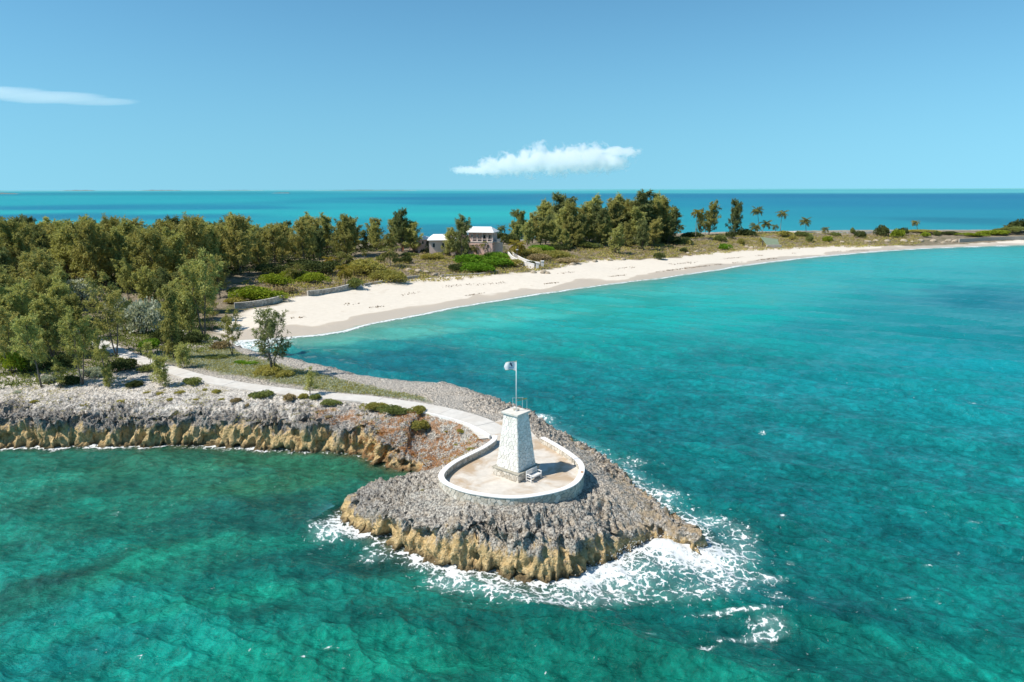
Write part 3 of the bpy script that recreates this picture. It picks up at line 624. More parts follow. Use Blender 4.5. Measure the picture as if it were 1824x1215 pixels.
    m2 = k.n('MixShader'); k.L(k.math('MULTIPLY', fm, 0.9), m2.inputs[0]); k.L(m1.outputs[0], m2.inputs[1]); k.L(fb.outputs[0], m2.inputs[2])
    return k.end(m2)
M['sea'] = mat_sea()
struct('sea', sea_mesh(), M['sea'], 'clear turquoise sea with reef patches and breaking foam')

# ================================================================== PATH, TERRACE, TOWER
def mat_concrete(name, col, stain, amt):
    k = NT(name); p = k.pos(); n = k.noise(p, 1.4, 6, 0.65); m = k.noise(k.mapv(p, (1, 1, 1), rot=(0, 0, 0.5)), 0.33, 4, 0.6, 0.5)
    c = k.mix(k.lin(n, 0.25, 0.75), tuple(a * 0.82 for a in col), tuple(min(1, a * 1.12) for a in col))
    c = k.mix(k.math('MULTIPLY', k.ss(0.42, 0.62, m), amt), c, stain)
    c = k.mix(k.math('MULTIPLY', k.ss(0.60, 0.72, n), 0.35), c, (0.30, 0.26, 0.21))
    return k.end(k.bsdf(c, 0.85, 0.25, k.bump(k.noise(p, 22, 3), 0.25, 0.02)))
M['concrete'] = mat_concrete('path_concrete', (0.62, 0.59, 0.54), (0.54, 0.49, 0.43), 0.5)
M['terrace'] = mat_concrete('terrace_concrete', (0.62, 0.57, 0.50), (0.42, 0.305, 0.195), 0.9)
M['white_paint'] = mat_plain('weathered_white_paint', (0.80, 0.775, 0.74), 0.6, 0.08, 1.5, 0.1, stain=((0.52, 0.42, 0.34), 0.9, 0.35))
M['mortar'] = mat_plain('mortar', (0.50, 0.47, 0.42), 0.9, 0.25, 3.0, 0.4)
M['tower_stone'] = mat_shade('tower_stone', (0.66, 0.62, 0.555), (0.86, 0.825, 0.765))
M['wall_stone'] = mat_shade('wall_stone', (0.44, 0.385, 0.305), (0.70, 0.64, 0.55))
M['plinth_cap'] = mat_plain('plinth_cap_stone', (0.40, 0.37, 0.30), 0.9, 0.3, 2.5, 0.4, stain=((0.20, 0.19, 0.12), 1.5, 0.7))
M['tower_cap'] = mat_plain('tower_cap_concrete', (0.68, 0.64, 0.575), 0.85, 0.15, 2.0, 0.2, stain=((0.45, 0.36, 0.27), 1.3, 0.5))

def clip_poly(poly, nx, ny, c):         # keep nx*x + ny*y <= c
    out = []
    for i in range(len(poly)):
        a, b = poly[i], poly[(i + 1) % len(poly)]
        da = nx * a[0] + ny * a[1] - c; db = nx * b[0] + ny * b[1] - c
        if da <= 0: out.append(a)
        if (da < 0 < db) or (db < 0 < da):
            t = da / (da - db); out.append((a[0] + (b[0] - a[0]) * t, a[1] + (b[1] - a[1]) * t))
    return out
def stones(mb, region, mapf, size, gap, relief, seed, aspect=1.0):
    """fits irregular stones into the 2-D region; mapf(u, v, out) places them in space"""
    r = random.Random(seed)
    us = [p[0] for p in region]; vs_ = [p[1] for p in region]
    pts = []; row = 0; v = min(vs_) - size
    while v < max(vs_) + size:
        u = min(us) - size * aspect + (row % 2) * size * aspect * 0.5
        while u < max(us) + size * aspect:
            pts.append((u + r.uniform(-.42, .42) * size * aspect, v + r.uniform(-.42, .42) * size)); u += size * aspect
        v += size; row += 1
    A = np.array(pts)
    for i, (u, v) in enumerate(pts):
        poly = list(region); d = np.hypot((A[:, 0] - u) / aspect, A[:, 1] - v)
        for j in np.argsort(d)[1:14]:
            if d[j] > size * 3: break
            a, b = pts[j]; nx, ny = a - u, b - v
            poly = clip_poly(poly, nx, ny, nx * (a + u) / 2 + ny * (b + v) / 2)
            if len(poly) < 3: break
        if len(poly) < 3: continue
        cu = sum(p[0] for p in poly) / len(poly); cv = sum(p[1] for p in poly) / len(poly)
        rad = sum(math.hypot(p[0] - cu, p[1] - cv) for p in poly) / len(poly)
        if rad < size * 0.12: continue
        s1 = max(0.3, 1 - gap / rad); s2 = max(0.2, s1 - 0.7 * gap / rad); o = relief * r.uniform(0.45, 1.25)
        ring = [[(cu + (p[0] - cu) * s, cv + (p[1] - cv) * s) for p in poly] for s in (s1, s1, s2)]
        vv = [mapf(a, b, h) for rg, h in zip(ring, (-0.02, o * 0.6, o)) for a, b in rg]; n = len(poly)
        f = [tuple(range(2 * n, 3 * n))] + [(k * n + q, k * n + (q + 1) % n, (k + 1) * n + (q + 1) % n, (k + 1) * n + q) for k in (0, 1) for q in range(n)]
        mb.add(vv, f, r.random())

# concrete path in slabs
path = struct('footpath', npmesh('footpath', [(0, 0, -1), (0.1, 0, -1), (0, 0.1, -1)], [(0, 1, 2)]), M['concrete'], 'winding pale concrete footpath to the stone tower')
pl = np.c_[PATH, PATHZ]
def path_half(t): return 1.12 + 0.55 * sstep(0.86, 1.0, t) + 0.1 * sstep(0.5, 0.2, t)
pf = smooth_line(pl, 241); seglen = np.linalg.norm(np.diff(pf[:, :2], axis=0), axis=1).mean(); per = int(round(2.9 / seglen))
body = MB()
tang = np.gradient(pf[:, :2], axis=0); tang /= np.linalg.norm(tang, axis=1)[:, None]; nrm = np.c_[-tang[:, 1], tang[:, 0]]
def path_pt(i, side, z, sh=0.0):
    hw = float(path_half(i / 240.0)); p = pf[i]; q = p[:2] + nrm[i] * side * hw + tang[i] * sh; return (q[0], q[1], p[2] + z)
for a in range(0, 240, per):
    b = min(a + per, 240); mb = MB(); ks = list(range(a, b + 1, max(1, (b - a) // 4)));
    if ks[-1] != b: ks.append(b)
    sh = lambda i: 0.015 if i == a else (-0.015 if i == b else 0.0)
    top = [path_pt(i, 1, 0.03, sh(i)) for i in ks] + [path_pt(i, -1, 0.03, sh(i)) for i in reversed(ks)]
    tilt = random.uniform(-0.012, 0.012)
    top = [(x, y, z + tilt) for x, y, z in top]
    mb.frustum([(x, y, z - 0.28) for x, y, z in reversed(top)], list(reversed(top)))
    if b == 240 and b - a < per // 3: continue
    mb.build('slab', M['concrete'], path)
# core of the path right under the slabs replaces the tiny seed triangle
for a in range(0, 240, 8):
    b = min(a + 8, 240); top = [path_pt(i, 1.0 * 0.97, -0.06) for i in (a, b)] + [path_pt(i, -0.97, -0.06) for i in (b, a)]
    body.frustum([(x, y, z - 0.35) for x, y, z in reversed(top)], list(reversed(top)))
path.data = body.mesh('footpath'); path.data.materials.append(M['mortar'])

# terrace floor
fl = MB(); t2 = [(p[0], p[1]) for p in TERR]
area = sum(t2[i][0] * t2[(i + 1) % len(t2)][1] - t2[(i + 1) % len(t2)][0] * t2[i][1] for i in range(len(t2)))
if area < 0: t2 = t2[::-1]
fl.frustum([(x, y, FLOOR_Z - 1.0) for x, y in t2], [(x, y, FLOOR_Z + 0.025) for x, y in t2])
struct('terrace_floor', fl.mesh('terrace_floor'), M['terrace'], 'stained concrete terrace floor around the tower')

# the low curved wall round the terrace
wl = smooth_line(WALL_L, 150); wt = np.gradient(wl, axis=0); wt /= np.linalg.norm(wt, axis=1)[:, None]; wn = np.c_[-wt[:, 1], wt[:, 0]]
ctr = np.array(TOWER_C)
if ((wl - ctr) * wn).sum(1).mean() < 0: wn = -wn
WS = np.r_[0, np.cumsum(np.linalg.norm(np.diff(wl, axis=0), axis=1))]
CAPZ = 4.68
def wall_at(s, off, z):
    x = np.interp(s, WS, wl[:, 0]); y = np.interp(s, WS, wl[:, 1]); nx = np.interp(s, WS, wn[:, 0]); ny = np.interp(s, WS, wn[:, 1])
    return (x + nx * off, y + ny * off, z)
tw = thing('terrace_wall', 'low curved stone wall with white cap around the tower terrace', 'wall', (0, 0, 0))
def ribbon(mb, o0, o1, z0, z1, s0=0, s1=None, n=150):
    ss = np.linspace(s0, WS[-1] if s1 is None else s1, n); v = []; f = []
    for s in ss:
        zz0 = z0(s) if callable(z0) else z0
        v += [wall_at(s, o0, zz0), wall_at(s, o1, zz0), wall_at(s, o1, z1), wall_at(s, o0, z1)]
    for i in range(n - 1):
        for k in range(4):
            f.append((i * 4 + k, i * 4 + (k + 1) % 4, i * 4 + 4 + (k + 1) % 4, i * 4 + 4 + k))
    f += [(3, 2, 1, 0), tuple(range((n - 1) * 4, n * 4))]
    mb.add(v, f)
m_ = MB(); ribbon(m_, -0.15, 0.15, 2.3, CAPZ - 0.09); m_.build('wall_core', M['mortar'], tw)
m_ = MB(); L = WS[-1]
stones(m_, [(0, 2.5), (L, 2.5), (L, CAPZ - 0.10), (0, CAPZ - 0.10)], lambda u, v, h: wall_at(u, 0.15 + h, v), 0.34, 0.022, 0.05, 11, 1.25)
tag(m_.build('outer_stones', M['wall_stone'], tw), kind='stuff')
m_ = MB()
stones(m_, [(0, FLOOR_Z - 0.05), (L, FLOOR_Z - 0.05), (L, CAPZ - 0.10), (0, CAPZ - 0.10)], lambda u, v, h: wall_at(u, -0.15 - h, v), 0.3, 0.02, 0.04, 12, 1.25)
tag(m_.build('inner_stones', M['wall_stone'], tw), kind='stuff')
m_ = MB(); ribbon(m_, -0.25, 0.25, CAPZ - 0.09, CAPZ, -0.05, L + 0.05)
cap_o = m_.build('wall_cap', M['white_paint'], tw, bevel=0.02)
m_ = MB(); s_r = float(WS[np.argmin(np.hypot(*(wl - P(1036, 840, CAPZ)[:2]).T))])
M['rust'] = mat_plain('rust_stain', (0.42, 0.20, 0.07), 0.9, 0.4, 6.0)
ribbon(m_, -0.06, 0.17, CAPZ, CAPZ + 0.004, s_r - 0.16, s_r + 0.14, 5); m_.build('rust_stain', M['rust'], cap_o)

# thin kerb along the land side of the path up to the wall
kl = smooth_line([[*P(a, b, 4.15)[:2]] for a, b in ((640, 716), (720, 728), (780, 741), (825, 754), (856, 768), (873, 779))], 40)
kt = np.gradient(kl, axis=0); kt /= np.linalg.norm(kt, axis=1)[:, None]; kn = np.c_[-kt[:, 1], kt[:, 0]]
kb = thing('path_kerb', 'thin white kerb along the inner bend of the footpath', 'kerb', (0, 0, 0))
m_ = MB(); v = []; f = []
for i in range(40):
    p = kl[i]; hgt = 4.20 + 0.16 * i / 39
    for o_, z_ in ((-0.09, 3.6), (0.09, 3.6), (0.09, hgt), (-0.09, hgt)): v.append((p[0] + kn[i][0] * o_, p[1] + kn[i][1] * o_, z_))
for i in range(39):
    for k in range(4): f.append((i * 4 + k, i * 4 + (k + 1) % 4, i * 4 + 4 + (k + 1) % 4, i * 4 + 4 + k))
m_.add(v, f + [(3, 2, 1, 0), (156, 157, 158, 159)]); m_.build('kerb_strip', M['white_paint'], kb, bevel=0.015)

# the tower
TA = math.radians(-84.5)                # direction of the corner that points at the viewer
tower = thing('stone_tower', 'tapering white stone tower with flat concrete cap on the headland terrace', 'tower', (TOWER_C[0], TOWER_C[1], FLOOR_Z))
def ring(hd, z): return [Vector((hd * math.cos(TA + k * PI / 2), hd * math.sin(TA + k * PI / 2), z)) for k in range(4)]
def sides(mb, hd0, z0, hd1, z1, size, gap, relief, seed, aspect=1.0):
    b, t = ring(hd0, z0), ring(hd1, z1)
    for k in range(4):
        B0, B1, T0, T1 = b[k], b[(k + 1) % 4], t[k], t[(k + 1) % 4]
        e = (B1 - B0).normalized(); up = ((T0 + T1) / 2 - (B0 + B1) / 2); Lh = up.length; up.normalize(); n = e.cross(up); w0 = (B1 - B0).length; w1 = (T1 - T0).length
        reg = [(0, 0), (w0, 0), ((w0 + w1) / 2, Lh), ((w0 - w1) / 2, Lh)]
        stones(mb, reg, lambda u, v, h, B0=B0, e=e, up=up, n=n: B0 + e * u + up * v + n * h, size, gap, relief, seed + k, aspect)
PH = 0.68; SH = 5.50; CPZ = 5.68
m_ = MB(); m_.frustum(ring(1.96, -0.6), ring(1.96, PH)); plinth = m_.build('plinth', M['mortar'], tower)
m_ = MB(); sides(m_, 1.98, 0, 1.98, PH, 0.30, 0.018, 0.04, 21, 1.2); tag(m_.build('plinth_stones', M['wall_stone'], plinth), kind='stuff')
m_ = MB(); m_.frustum(ring(2.12, PH), ring(2.10, PH + 0.10)); m_.build('plinth_cap', M['plinth_cap'], tower, bevel=0.03)
m_ = MB(); m_.frustum(ring(1.66, PH + 0.1), ring(1.005, SH)); shaft = m_.build('shaft', M['mortar'], tower)
m_ = MB(); sides(m_, 1.675, PH + 0.1, 1.015, SH, 0.30, 0.014, 0.035, 31); tag(m_.build('shaft_stones', M['tower_stone'], shaft), kind='stuff')
m_ = MB(); m_.frustum(ring(1.24, SH), ring(1.27, CPZ)); cap = m_.build('cap', M['tower_cap'], tower, bevel=0.02)
M['brass'] = mat_plain('weathered_brass_paint', (0.42, 0.33, 0.10), 0.55, 0.3, 8.0)
M['pale_metal'] = mat_plain('pale_galvanised_metal', (0.62, 0.63, 0.62), 0.45, 0.15, 6.0)
rail = MB().tube([(0.0, 0.0, CPZ + 1.12), (0.92, 0.22, CPZ + 1.02)], 0.03).tube([(0.0, 0.0, CPZ + 0.86), (0.92, 0.22, CPZ + 1.0)], 0.03).build('stay', M['brass'], tower)
for x, y in ((0.92, 0.22), (-0.28, 0.55), (0.55, 0.62)):
    MB().tube([(x, y, CPZ), (x, y, CPZ + 0.98)], 0.014).build('rail_post', M['pale_metal'], tower)
MB().tube([(0.92, 0.22, CPZ + 0.96), (0.55, 0.62, CPZ + 0.96), (-0.28, 0.55, CPZ + 0.96)], 0.012).build('hand_rail', M['pale_metal'], tower)
MB().box(-0.22, 0.24, 0.05, 0.5, CPZ, CPZ + 0.07).build('roof_block', M['plinth_cap'], tower, bevel=0.01)

# flagpole and flag
px0, py0 = TOWER_C
fp = thing('flagpole', 'slim white flagpole on top of the stone tower', 'flagpole', (px0 + 0.02, py0 - 0.05, FLOOR_Z + CPZ))
MB().tube([(0, 0, 0), (0, 0, 4.30)], [0.045, 0.03], 8).build('pole', M['white_paint'], fp, smooth=True)
MB().tube([(0, 0, 0), (0, 0, 0.04)], [0.12, 0.12], 10).build('foot_plate', M['pale_metal'], fp)
MB().tube([(0, 0, 4.30), (0, 0, 4.34), (0, 0, 4.38)], [0.02, 0.05, 0.02], 8).build('finial', M['brass'], fp, smooth=True)
k = NT('flag_cloth'); fd = k.n('BsdfDiffuse'); fd.inputs[0].default_value = (0.82, 0.82, 0.82, 1); ft = k.n('BsdfTranslucent'); ft.inputs[0].default_value = (0.8, 0.8, 0.78, 1)
fm_ = k.n('MixShader'); fm_.inputs[0].default_value = 0.3; k.L(fd.outputs[0], fm_.inputs[1]); k.L(ft.outputs[0], fm_.inputs[2]); M['flag'] = k.end(fm_)
M['navy'] = mat_plain('navy_print', (0.012, 0.018, 0.09), 0.8, 0.1); M['hem'] = mat_plain('yellow_hem', (0.55, 0.33, 0.08), 0.8, 0.1); M['script'] = mat_plain('pale_blue_print', (0.33, 0.40, 0.60), 0.8, 0.1)
flag = thing('flag', 'white flag with dark blue emblem flying left from the pole', 'flag', (px0 + 0.02, py0 - 0.05, FLOOR_Z + CPZ + 3.48))
def flag_pt(u, v):                      # u 0 at the pole .. 1 at the fly, v 0 bottom .. 1 top
    hgt = 0.82 - 0.30 * max(0, u - 0.35) ** 1.3; z = 0.41 + (v - 0.5) * hgt + 0.05 * math.sin(u * 3.6) + 0.10 * max(0, 0.6 - v) * math.sin(u * 3.1) + 0.04 * u
    x = -0.03 - 0.86 * u - 0.14 * u * (1 - abs(v - 0.45) * 2); y = 0.10 * math.sin(u * 6.5 + v * 1.2) * u - 0.10 * u
    return (x, y, z)
def flag_grid(u0, u1, v0, v1, n, m, t, name, mat, parent, side):
    mb = MB(); g = [flag_pt(u0 + (u1 - u0) * i / n, v0 + (v1 - v0) * j / m) for i in range(n + 1) for j in range(m + 1)]
    g = [(a, b + t * side, c) for a, b, c in g]
    mb.add(g, [(i * (m + 1) + j, i * (m + 1) + j + 1, (i + 1) * (m + 1) + j + 1, (i + 1) * (m + 1) + j) for i in range(n) for j in range(m)])
    return mb.build(name, mat, parent, smooth=True)
cloth = flag_grid(0, 1, 0, 1, 18, 12, 0, 'cloth', M['flag'], flag, 1)
flag_grid(0.0, 1, 0.0, 0.035, 18, 1, 0.004, 'hem', M['hem'], flag, -1); flag_grid(0.0, 1, 0.965, 1, 18, 1, 0.004, 'hem', M['hem'], flag, -1)
FISH = [(0.46, 0.86), (0.50, 0.74), (0.40, 0.80), (0.14, 0.86), (0.40, 0.76), (0.36, 0.66), (0.30, 0.52), (0.24, 0.44), (0.33, 0.45), (0.28, 0.36), (0.38, 0.44), (0.44, 0.56), (0.50, 0.68), (0.60, 0.66), (0.54, 0.76), (0.56, 0.84)]
for side in (-1, 1):
    mb = MB(); mb.add([(a, b + side * 0.012, c) for a, b, c in (flag_pt(*p) for p in FISH)], [tuple(range(len(FISH)))]); mb.build('emblem', M['navy'], flag)
    for (a, b, v_) in ((0.20, 0.62, 0.27), (0.26, 0.70, 0.19)): flag_grid(a, b, v_, v_ + 0.045, 6, 1, 0.006, 'script_line', M['script'], flag, side)

# the bench
bp = P(951, 855, FLOOR_Z); bang = TA + PI / 4          # faces away from the right side of the plinth
bench = thing('garden_bench', 'white slatted garden bench beside the tower plinth', 'bench', (bp[0], bp[1], FLOOR_Z + 0.025), bang - PI / 2 + PI)
bl = 0.68
for i in range(5): MB().box(-bl, bl, -0.24 + i * 0.105, -0.24 + i * 0.105 + 0.085, 0.42, 0.445).build('seat_slat', M['white_paint'], bench)
for sx_ in (-1, 1):
    for yy, zt in ((-0.25, 0.64), (0.27, 0.92)): MB().box(sx_ * bl - 0.035, sx_ * bl + 0.035, yy - 0.03, yy + 0.03, 0, zt).build('leg', M['white_paint'], bench)
    MB().box(sx_ * bl - 0.045, sx_ * bl + 0.045, -0.30, 0.24, 0.64, 0.675).build('armrest', M['white_paint'], bench)
    MB().box(sx_ * bl - 0.02, sx_ * bl + 0.02, -0.22, 0.24, 0.16, 0.21).build('side_rail', M['white_paint'], bench)
MB().box(-bl + 0.036, bl - 0.036, 0.25, 0.29, 0.86, 0.93).build('top_rail', M['white_paint'], bench)
MB().box(-bl + 0.036, bl - 0.036, 0.25, 0.29, 0.50, 0.56).build('lower_rail', M['white_paint'], bench)
for i in range(13):
    x = -bl + 0.12 + i * (2 * bl - 0.24) / 12; MB().box(x - 0.022, x + 0.022, 0.26, 0.28, 0.561, 0.859).build('back_slat', M['white_paint'], bench)
MB().box(-bl + 0.036, bl - 0.036, -0.27, -0.23, 0.34, 0.415).build('front_rail', M['white_paint'], bench)

# ================================================================== PLANTS
M['bark'] = mat_plain('grey_bark', (0.17, 0.145, 0.12), 0.95, 0.4, 3.0, 0.5)
M['palm_bark'] = mat_plain('palm_bark', (0.26, 0.225, 0.18), 0.95, 0.3, 4.0, 0.4)
M['needle'] = mat_leaf('casuarina_needles', (0.201, 0.224, 0.070), (0.519, 0.461, 0.168), 0.34)
M['needle_dark'] = mat_leaf('dark_casuarina_needles', (0.114, 0.158, 0.067), (0.286, 0.300, 0.125), 0.34)
M['needle_gold'] = mat_leaf('golden_olive_needles', (0.286, 0.280, 0.085), (0.546, 0.564, 0.210), 0.34)  # lighter golden olive tone of the needles
M['palm_leaf'] = mat_leaf('palm_leaf', (0.10, 0.125, 0.035), (0.27, 0.28, 0.10), 0.35, (0.36, 0.26, 0.11))
M['palm_yellow'] = mat_leaf('yellow_palm_leaf', (0.18, 0.17, 0.03), (0.36, 0.30, 0.06), 0.35, (0.42, 0.27, 0.06))
M['leaf_green'] = mat_leaf('shrub_leaf_green', (0.111, 0.150, 0.046), (0.338, 0.364, 0.130), 0.42)
M['leaf_lime'] = mat_leaf('sea_grape_lime', (0.160, 0.232, 0.019), (0.384, 0.432, 0.056), 0.3)
M['leaf_bright'] = mat_leaf('sea_lettuce_green', (0.088, 0.208, 0.016), (0.256, 0.400, 0.048), 0.3)
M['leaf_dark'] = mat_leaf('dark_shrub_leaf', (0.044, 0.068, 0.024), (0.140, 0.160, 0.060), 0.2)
M['leaf_silver'] = mat_leaf('silver_leaf', (0.33, 0.365, 0.275), (0.58, 0.61, 0.49), 0.3)
M['leaf_olive'] = mat_leaf('olive_scrub_leaf', (0.221, 0.221, 0.057), (0.572, 0.507, 0.169), 0.42)
M['leaf_dry'] = mat_leaf('dry_scrub_leaf', (0.256, 0.192, 0.096), (0.544, 0.432, 0.240), 0.2)

def leaf_quads(pos, dirs, length, width, r, droop=0.0):
    """one narrow leaf quad for each position / direction"""
    n = len(pos); d = dirs / (np.linalg.norm(dirs, axis=1)[:, None] + 1e-9)
    up = r.normal(size=(n, 3)); s = np.cross(d, up); s /= np.linalg.norm(s, axis=1)[:, None] + 1e-9
    L = (length * (0.6 + 0.8 * r.random(n)))[:, None]; Wd = (width * (0.6 + 0.8 * r.random(n)))[:, None]
    mid = pos + d * L * 0.5; end = pos + d * L + np.array([0, 0, -1.0]) * L * droop
    V = np.stack([pos, mid + s * Wd, end, mid - s * Wd], 1).reshape(-1, 3)
    return V, np.arange(4 * n).reshape(-1, 4)
def tube_np(pts, rads, n=5):
    mb = MB(); mb.tube(pts, rads, n); return mb
def casuarina(seed, H, spread, nb, nt_, nn, t0=0.2, up=0.9, forks=1, lean=(0, 0), nl=0.42, nw=0.035, top=0.25, bare=0.25):
    """feathery casuarina: trunk, ascending limbs, plumes of fine drooping twigs. returns (wood mesh, foliage mesh)"""
    r = np.random.default_rng(seed); wood = MB(); VV = []; FF = []; off = 0
    stems = []
    for k in range(forks):
        a = r.random() * 6.28; o = 0.0 if forks == 1 else spread * 0.33
        pts = []
        x = y = 0.0
        for i in range(8):
            t = i / 7
            x = lean[0] * H * t ** 1.3 + o * math.cos(a + k * 6.28 / forks) * t ** 0.8 + r.normal() * 0.02 * H * t
            y = lean[1] * H * t ** 1.3 + o * math.sin(a + k * 6.28 / forks) * t ** 0.8 + r.normal() * 0.02 * H * t
            pts.append((x, y, H * t * (1.0 if k == 0 else 0.86) * 0.97))
        pts[0] = (0, 0, -0.3)
        r0 = 0.016 * H * (1.0 if forks == 1 else 0.75)
        wood.tube(pts, [r0 * (1 - 0.88 * i / 7) for i in range(8)], 6); stems.append(np.array(pts))
    for b in range(nb):
        st = stems[b % forks]; t = t0 + (0.99 - t0) * ((b + r.random()) / nb) ** 0.92
        f = t * 7; i = min(int(f), 6); p0 = st[i] + (st[i + 1] - st[i]) * (f - i)
        az = b * 2.4 + r.normal() * 0.5
        prof = math.sin(min(1, (1 - t) / (1 - t0) * 1.15 + top) * PI * 0.56) ** 0.9
        Lb = spread * (0.45 + 0.75 * r.random()) * prof
        el = 0.25 + up * (0.35 + 0.65 * t) * (0.7 + 0.5 * r.random())
        d0 = np.array([math.cos(az) * math.cos(el), math.sin(az) * math.cos(el), math.sin(el)])
        bp_ = [p0]; d = d0.copy(); n = 5
        for k in range(n):
            d = d + r.normal(size=3) * 0.14 + np.array([0, 0, 0.10 * up]); d /= np.linalg.norm(d); bp_.append(bp_[-1] + d * Lb / n)
        bp_ = np.array(bp_)
        wood.tube(bp_, [max(0.006, 0.0042 * H * (1 - t * 0.6) * (1 - 0.8 * k / n)) for k in range(n + 1)], 4)
        # plumes along the limb
        s = bare + (1.06 - bare) * r.random(nt_) ** 0.8; fi = np.clip(s, 0, 0.999) * n; ii = fi.astype(int)
        q = bp_[ii] + (bp_[ii + 1] - bp_[ii]) * (fi - ii)[:, None]
        td = (bp_[ii + 1] - bp_[ii]); td /= np.linalg.norm(td, axis=1)[:, None]
        td = td * 0.75 + r.normal(size=(nt_, 3)) * 0.55 + np.array([0, 0, 0.25]); td /= np.linalg.norm(td, axis=1)[:, None]
        tl = (0.10 * spread + 0.30) * (0.6 + 0.9 * r.random(nt_))
        u = r.random((nt_, nn)); pos = q[:, None, :] + td[:, None, :] * (u * tl[:, None])[..., None] + r.normal(size=(nt_, nn, 3)) * 0.05
        dr = td[:, None, :] * 0.8 + r.normal(size=(nt_, nn, 3)) * 0.6
        Vq, Fq = leaf_quads(pos.reshape(-1, 3), dr.reshape(-1, 3), nl, nw, r, 0.35)
        VV.append(Vq); FF.append(Fq + off); off += len(Vq)
    return wood.mesh('trunk', True), npmesh('crown', np.vstack(VV), np.vstack(FF))
TREES = {}
def tree_kind(key, *a, mat='needle', **k):
    w_, f_ = casuarina(*a, **k); w_.materials.append(M['bark']); f_.materials.append(M[mat]); TREES[key] = (w_, f_, a[1])
for i in range(5):
    tree_kind('wood%d' % i, 100 + i, 12.0, 4.3 + 0.35 * (i % 3), 58, 14, 13, t0=0.07, up=0.72 + 0.12 * (i % 2), forks=1 + (i + 1) % 3, nl=0.60, nw=0.075, mat=('needle', 'needle_gold', 'needle', 'needle_gold', 'needle_dark')[i])
tree_kind('plume0', 120, 15.0, 4.6, 66, 15, 13, t0=0.08, up=0.95, forks=3, nl=0.70, nw=0.085, mat='needle_dark')
tree_kind('plume1', 121, 15.0, 5.2, 66, 15, 13, t0=0.07, up=0.8, forks=3, nl=0.70, nw=0.085, mat='needle')
tree_kind('plume2', 122, 15.0, 4.8, 62, 15, 13, t0=0.06, up=0.9, forks=2, nl=0.70, nw=0.085, mat='needle_gold')
tree_kind('open0', 130, 10.0, 3.0, 30, 13, 13, t0=0.30, up=0.9, forks=2, nl=0.46, nw=0.055, mat='needle_gold')
tree_kind('open1', 131, 10.0, 2.7, 30, 12, 13, t0=0.34, up=0.75, forks=1, lean=(-0.10, 0.03), nl=0.46, nw=0.055, mat='needle_gold')
tree_kind('open2', 132, 10.0, 3.2, 28, 13, 13, t0=0.28, up=0.7, forks=2, lean=(0.03, 0), nl=0.46, nw=0.055, mat='needle', bare=0.35)
tree_kind('column', 133, 10.0, 1.7, 50, 13, 13, t0=0.04, up=1.0, forks=1, nl=0.42, nw=0.05, top=0.5, mat='needle')
tree_kind('bushy', 134, 4.0, 1.5, 30, 12, 13, t0=0.03, up=0.8, forks=2, nl=0.30, nw=0.04, top=0.5, mat='needle_gold')
tree_kind('hero', 135, 8.0, 2.9, 34, 12, 12, t0=0.16, up=0.95, forks=3, nl=0.38, nw=0.05, mat='needle_dark', bare=0.22)
tree_kind('sapling', 136, 3.4, 0.85, 13, 10, 12, t0=0.10, up=1.25, forks=2, nl=0.22, nw=0.032, mat='needle_gold')
def put_tree(kind, x, y, H, rz, label, group=None, name='casuarina_tree', z=None, cat='tree', sxy=1.0):
    wm_, fm2, h0_ = TREES[kind]; z = ground(x, y) if z is None else z; s = H / h0_
    t = thing(name, label, cat, (x, y, z - 0.05), rz, group); t.scale = (s * sxy, s * sxy, s)
    obj('trunk', wm_, None, t); obj('crown', fm2, None, t); return t
def tree_px(kind, bx, by, topy, rz, label, **kw):
    p = PG(bx, by); hgt = (PY(bx, topy, p[1])[2] - p[2]) * 0.94
    return put_tree(kind, p[0], p[1], max(hgt, 0.8), rz, label, z=p[2], **kw)

# trees one can point at, nearest first
tree_px('open1', 74, 690, 566, 0.4, 'thin casuarina leaning left with bare grey trunk on white rock at left edge')
tree_px('open0', 147, 686, 558, 1.9, 'casuarina with forked bare trunk standing on white rock near the left cliff')
tree_px('open2', 208, 636, 500, 2.5, 'tall loose casuarina at the footpath bend in front of the silver bush')
tree_px('column', 311, 640, 515, 0.7, 'narrow column-shaped casuarina green to the ground beside the footpath', sxy=1.05)
tree_px('open0', 364, 603, 460, 4.0, 'tall open casuarina with dark trunk before the near end of the beach')
tree_px('open2', 414, 634, 556, 5.1, 'small thin casuarina left of the dark shore tree')
tree_px('hero', 487, 668, 552, 0.9, 'dark spreading casuarina alone on the shore beside the footpath', sxy=1.1)
tree_px('bushy', 286, 688, 638, 0.2, 'bushy young casuarina on the near side of the footpath')
tree_px('sapling', 552, 704, 658, 0.6, 'small forked casuarina sapling at the middle of the footpath', sxy=1.4)
tree_px('sapling', 108, 692, 640, 2.2, 'spindly young casuarina on white rock between two bare trunks', sxy=1.2)
tree_px('bushy', 196, 690, 655, 3.2, 'small dark young casuarina on white rock left of the footpath')
tree_px('open1', 188, 668, 590, 1.1, 'leaning thin casuarina just left of the footpath bend')
tree_px('bushy', 330, 655, 615, 4.2, 'low young casuarina in the pale meadow beside the narrow tree')
tree_px('open2', 20, 668, 545, 3.3, 'broad casuarina over green scrub at the left edge of the photo')
tree_px('open0', 232, 545, 468, 5.6, 'slender casuarina rising behind the silver bush')
tree_px('open1', 270, 655, 610, 0.0, 'little casuarina where the footpath comes out of the wood')

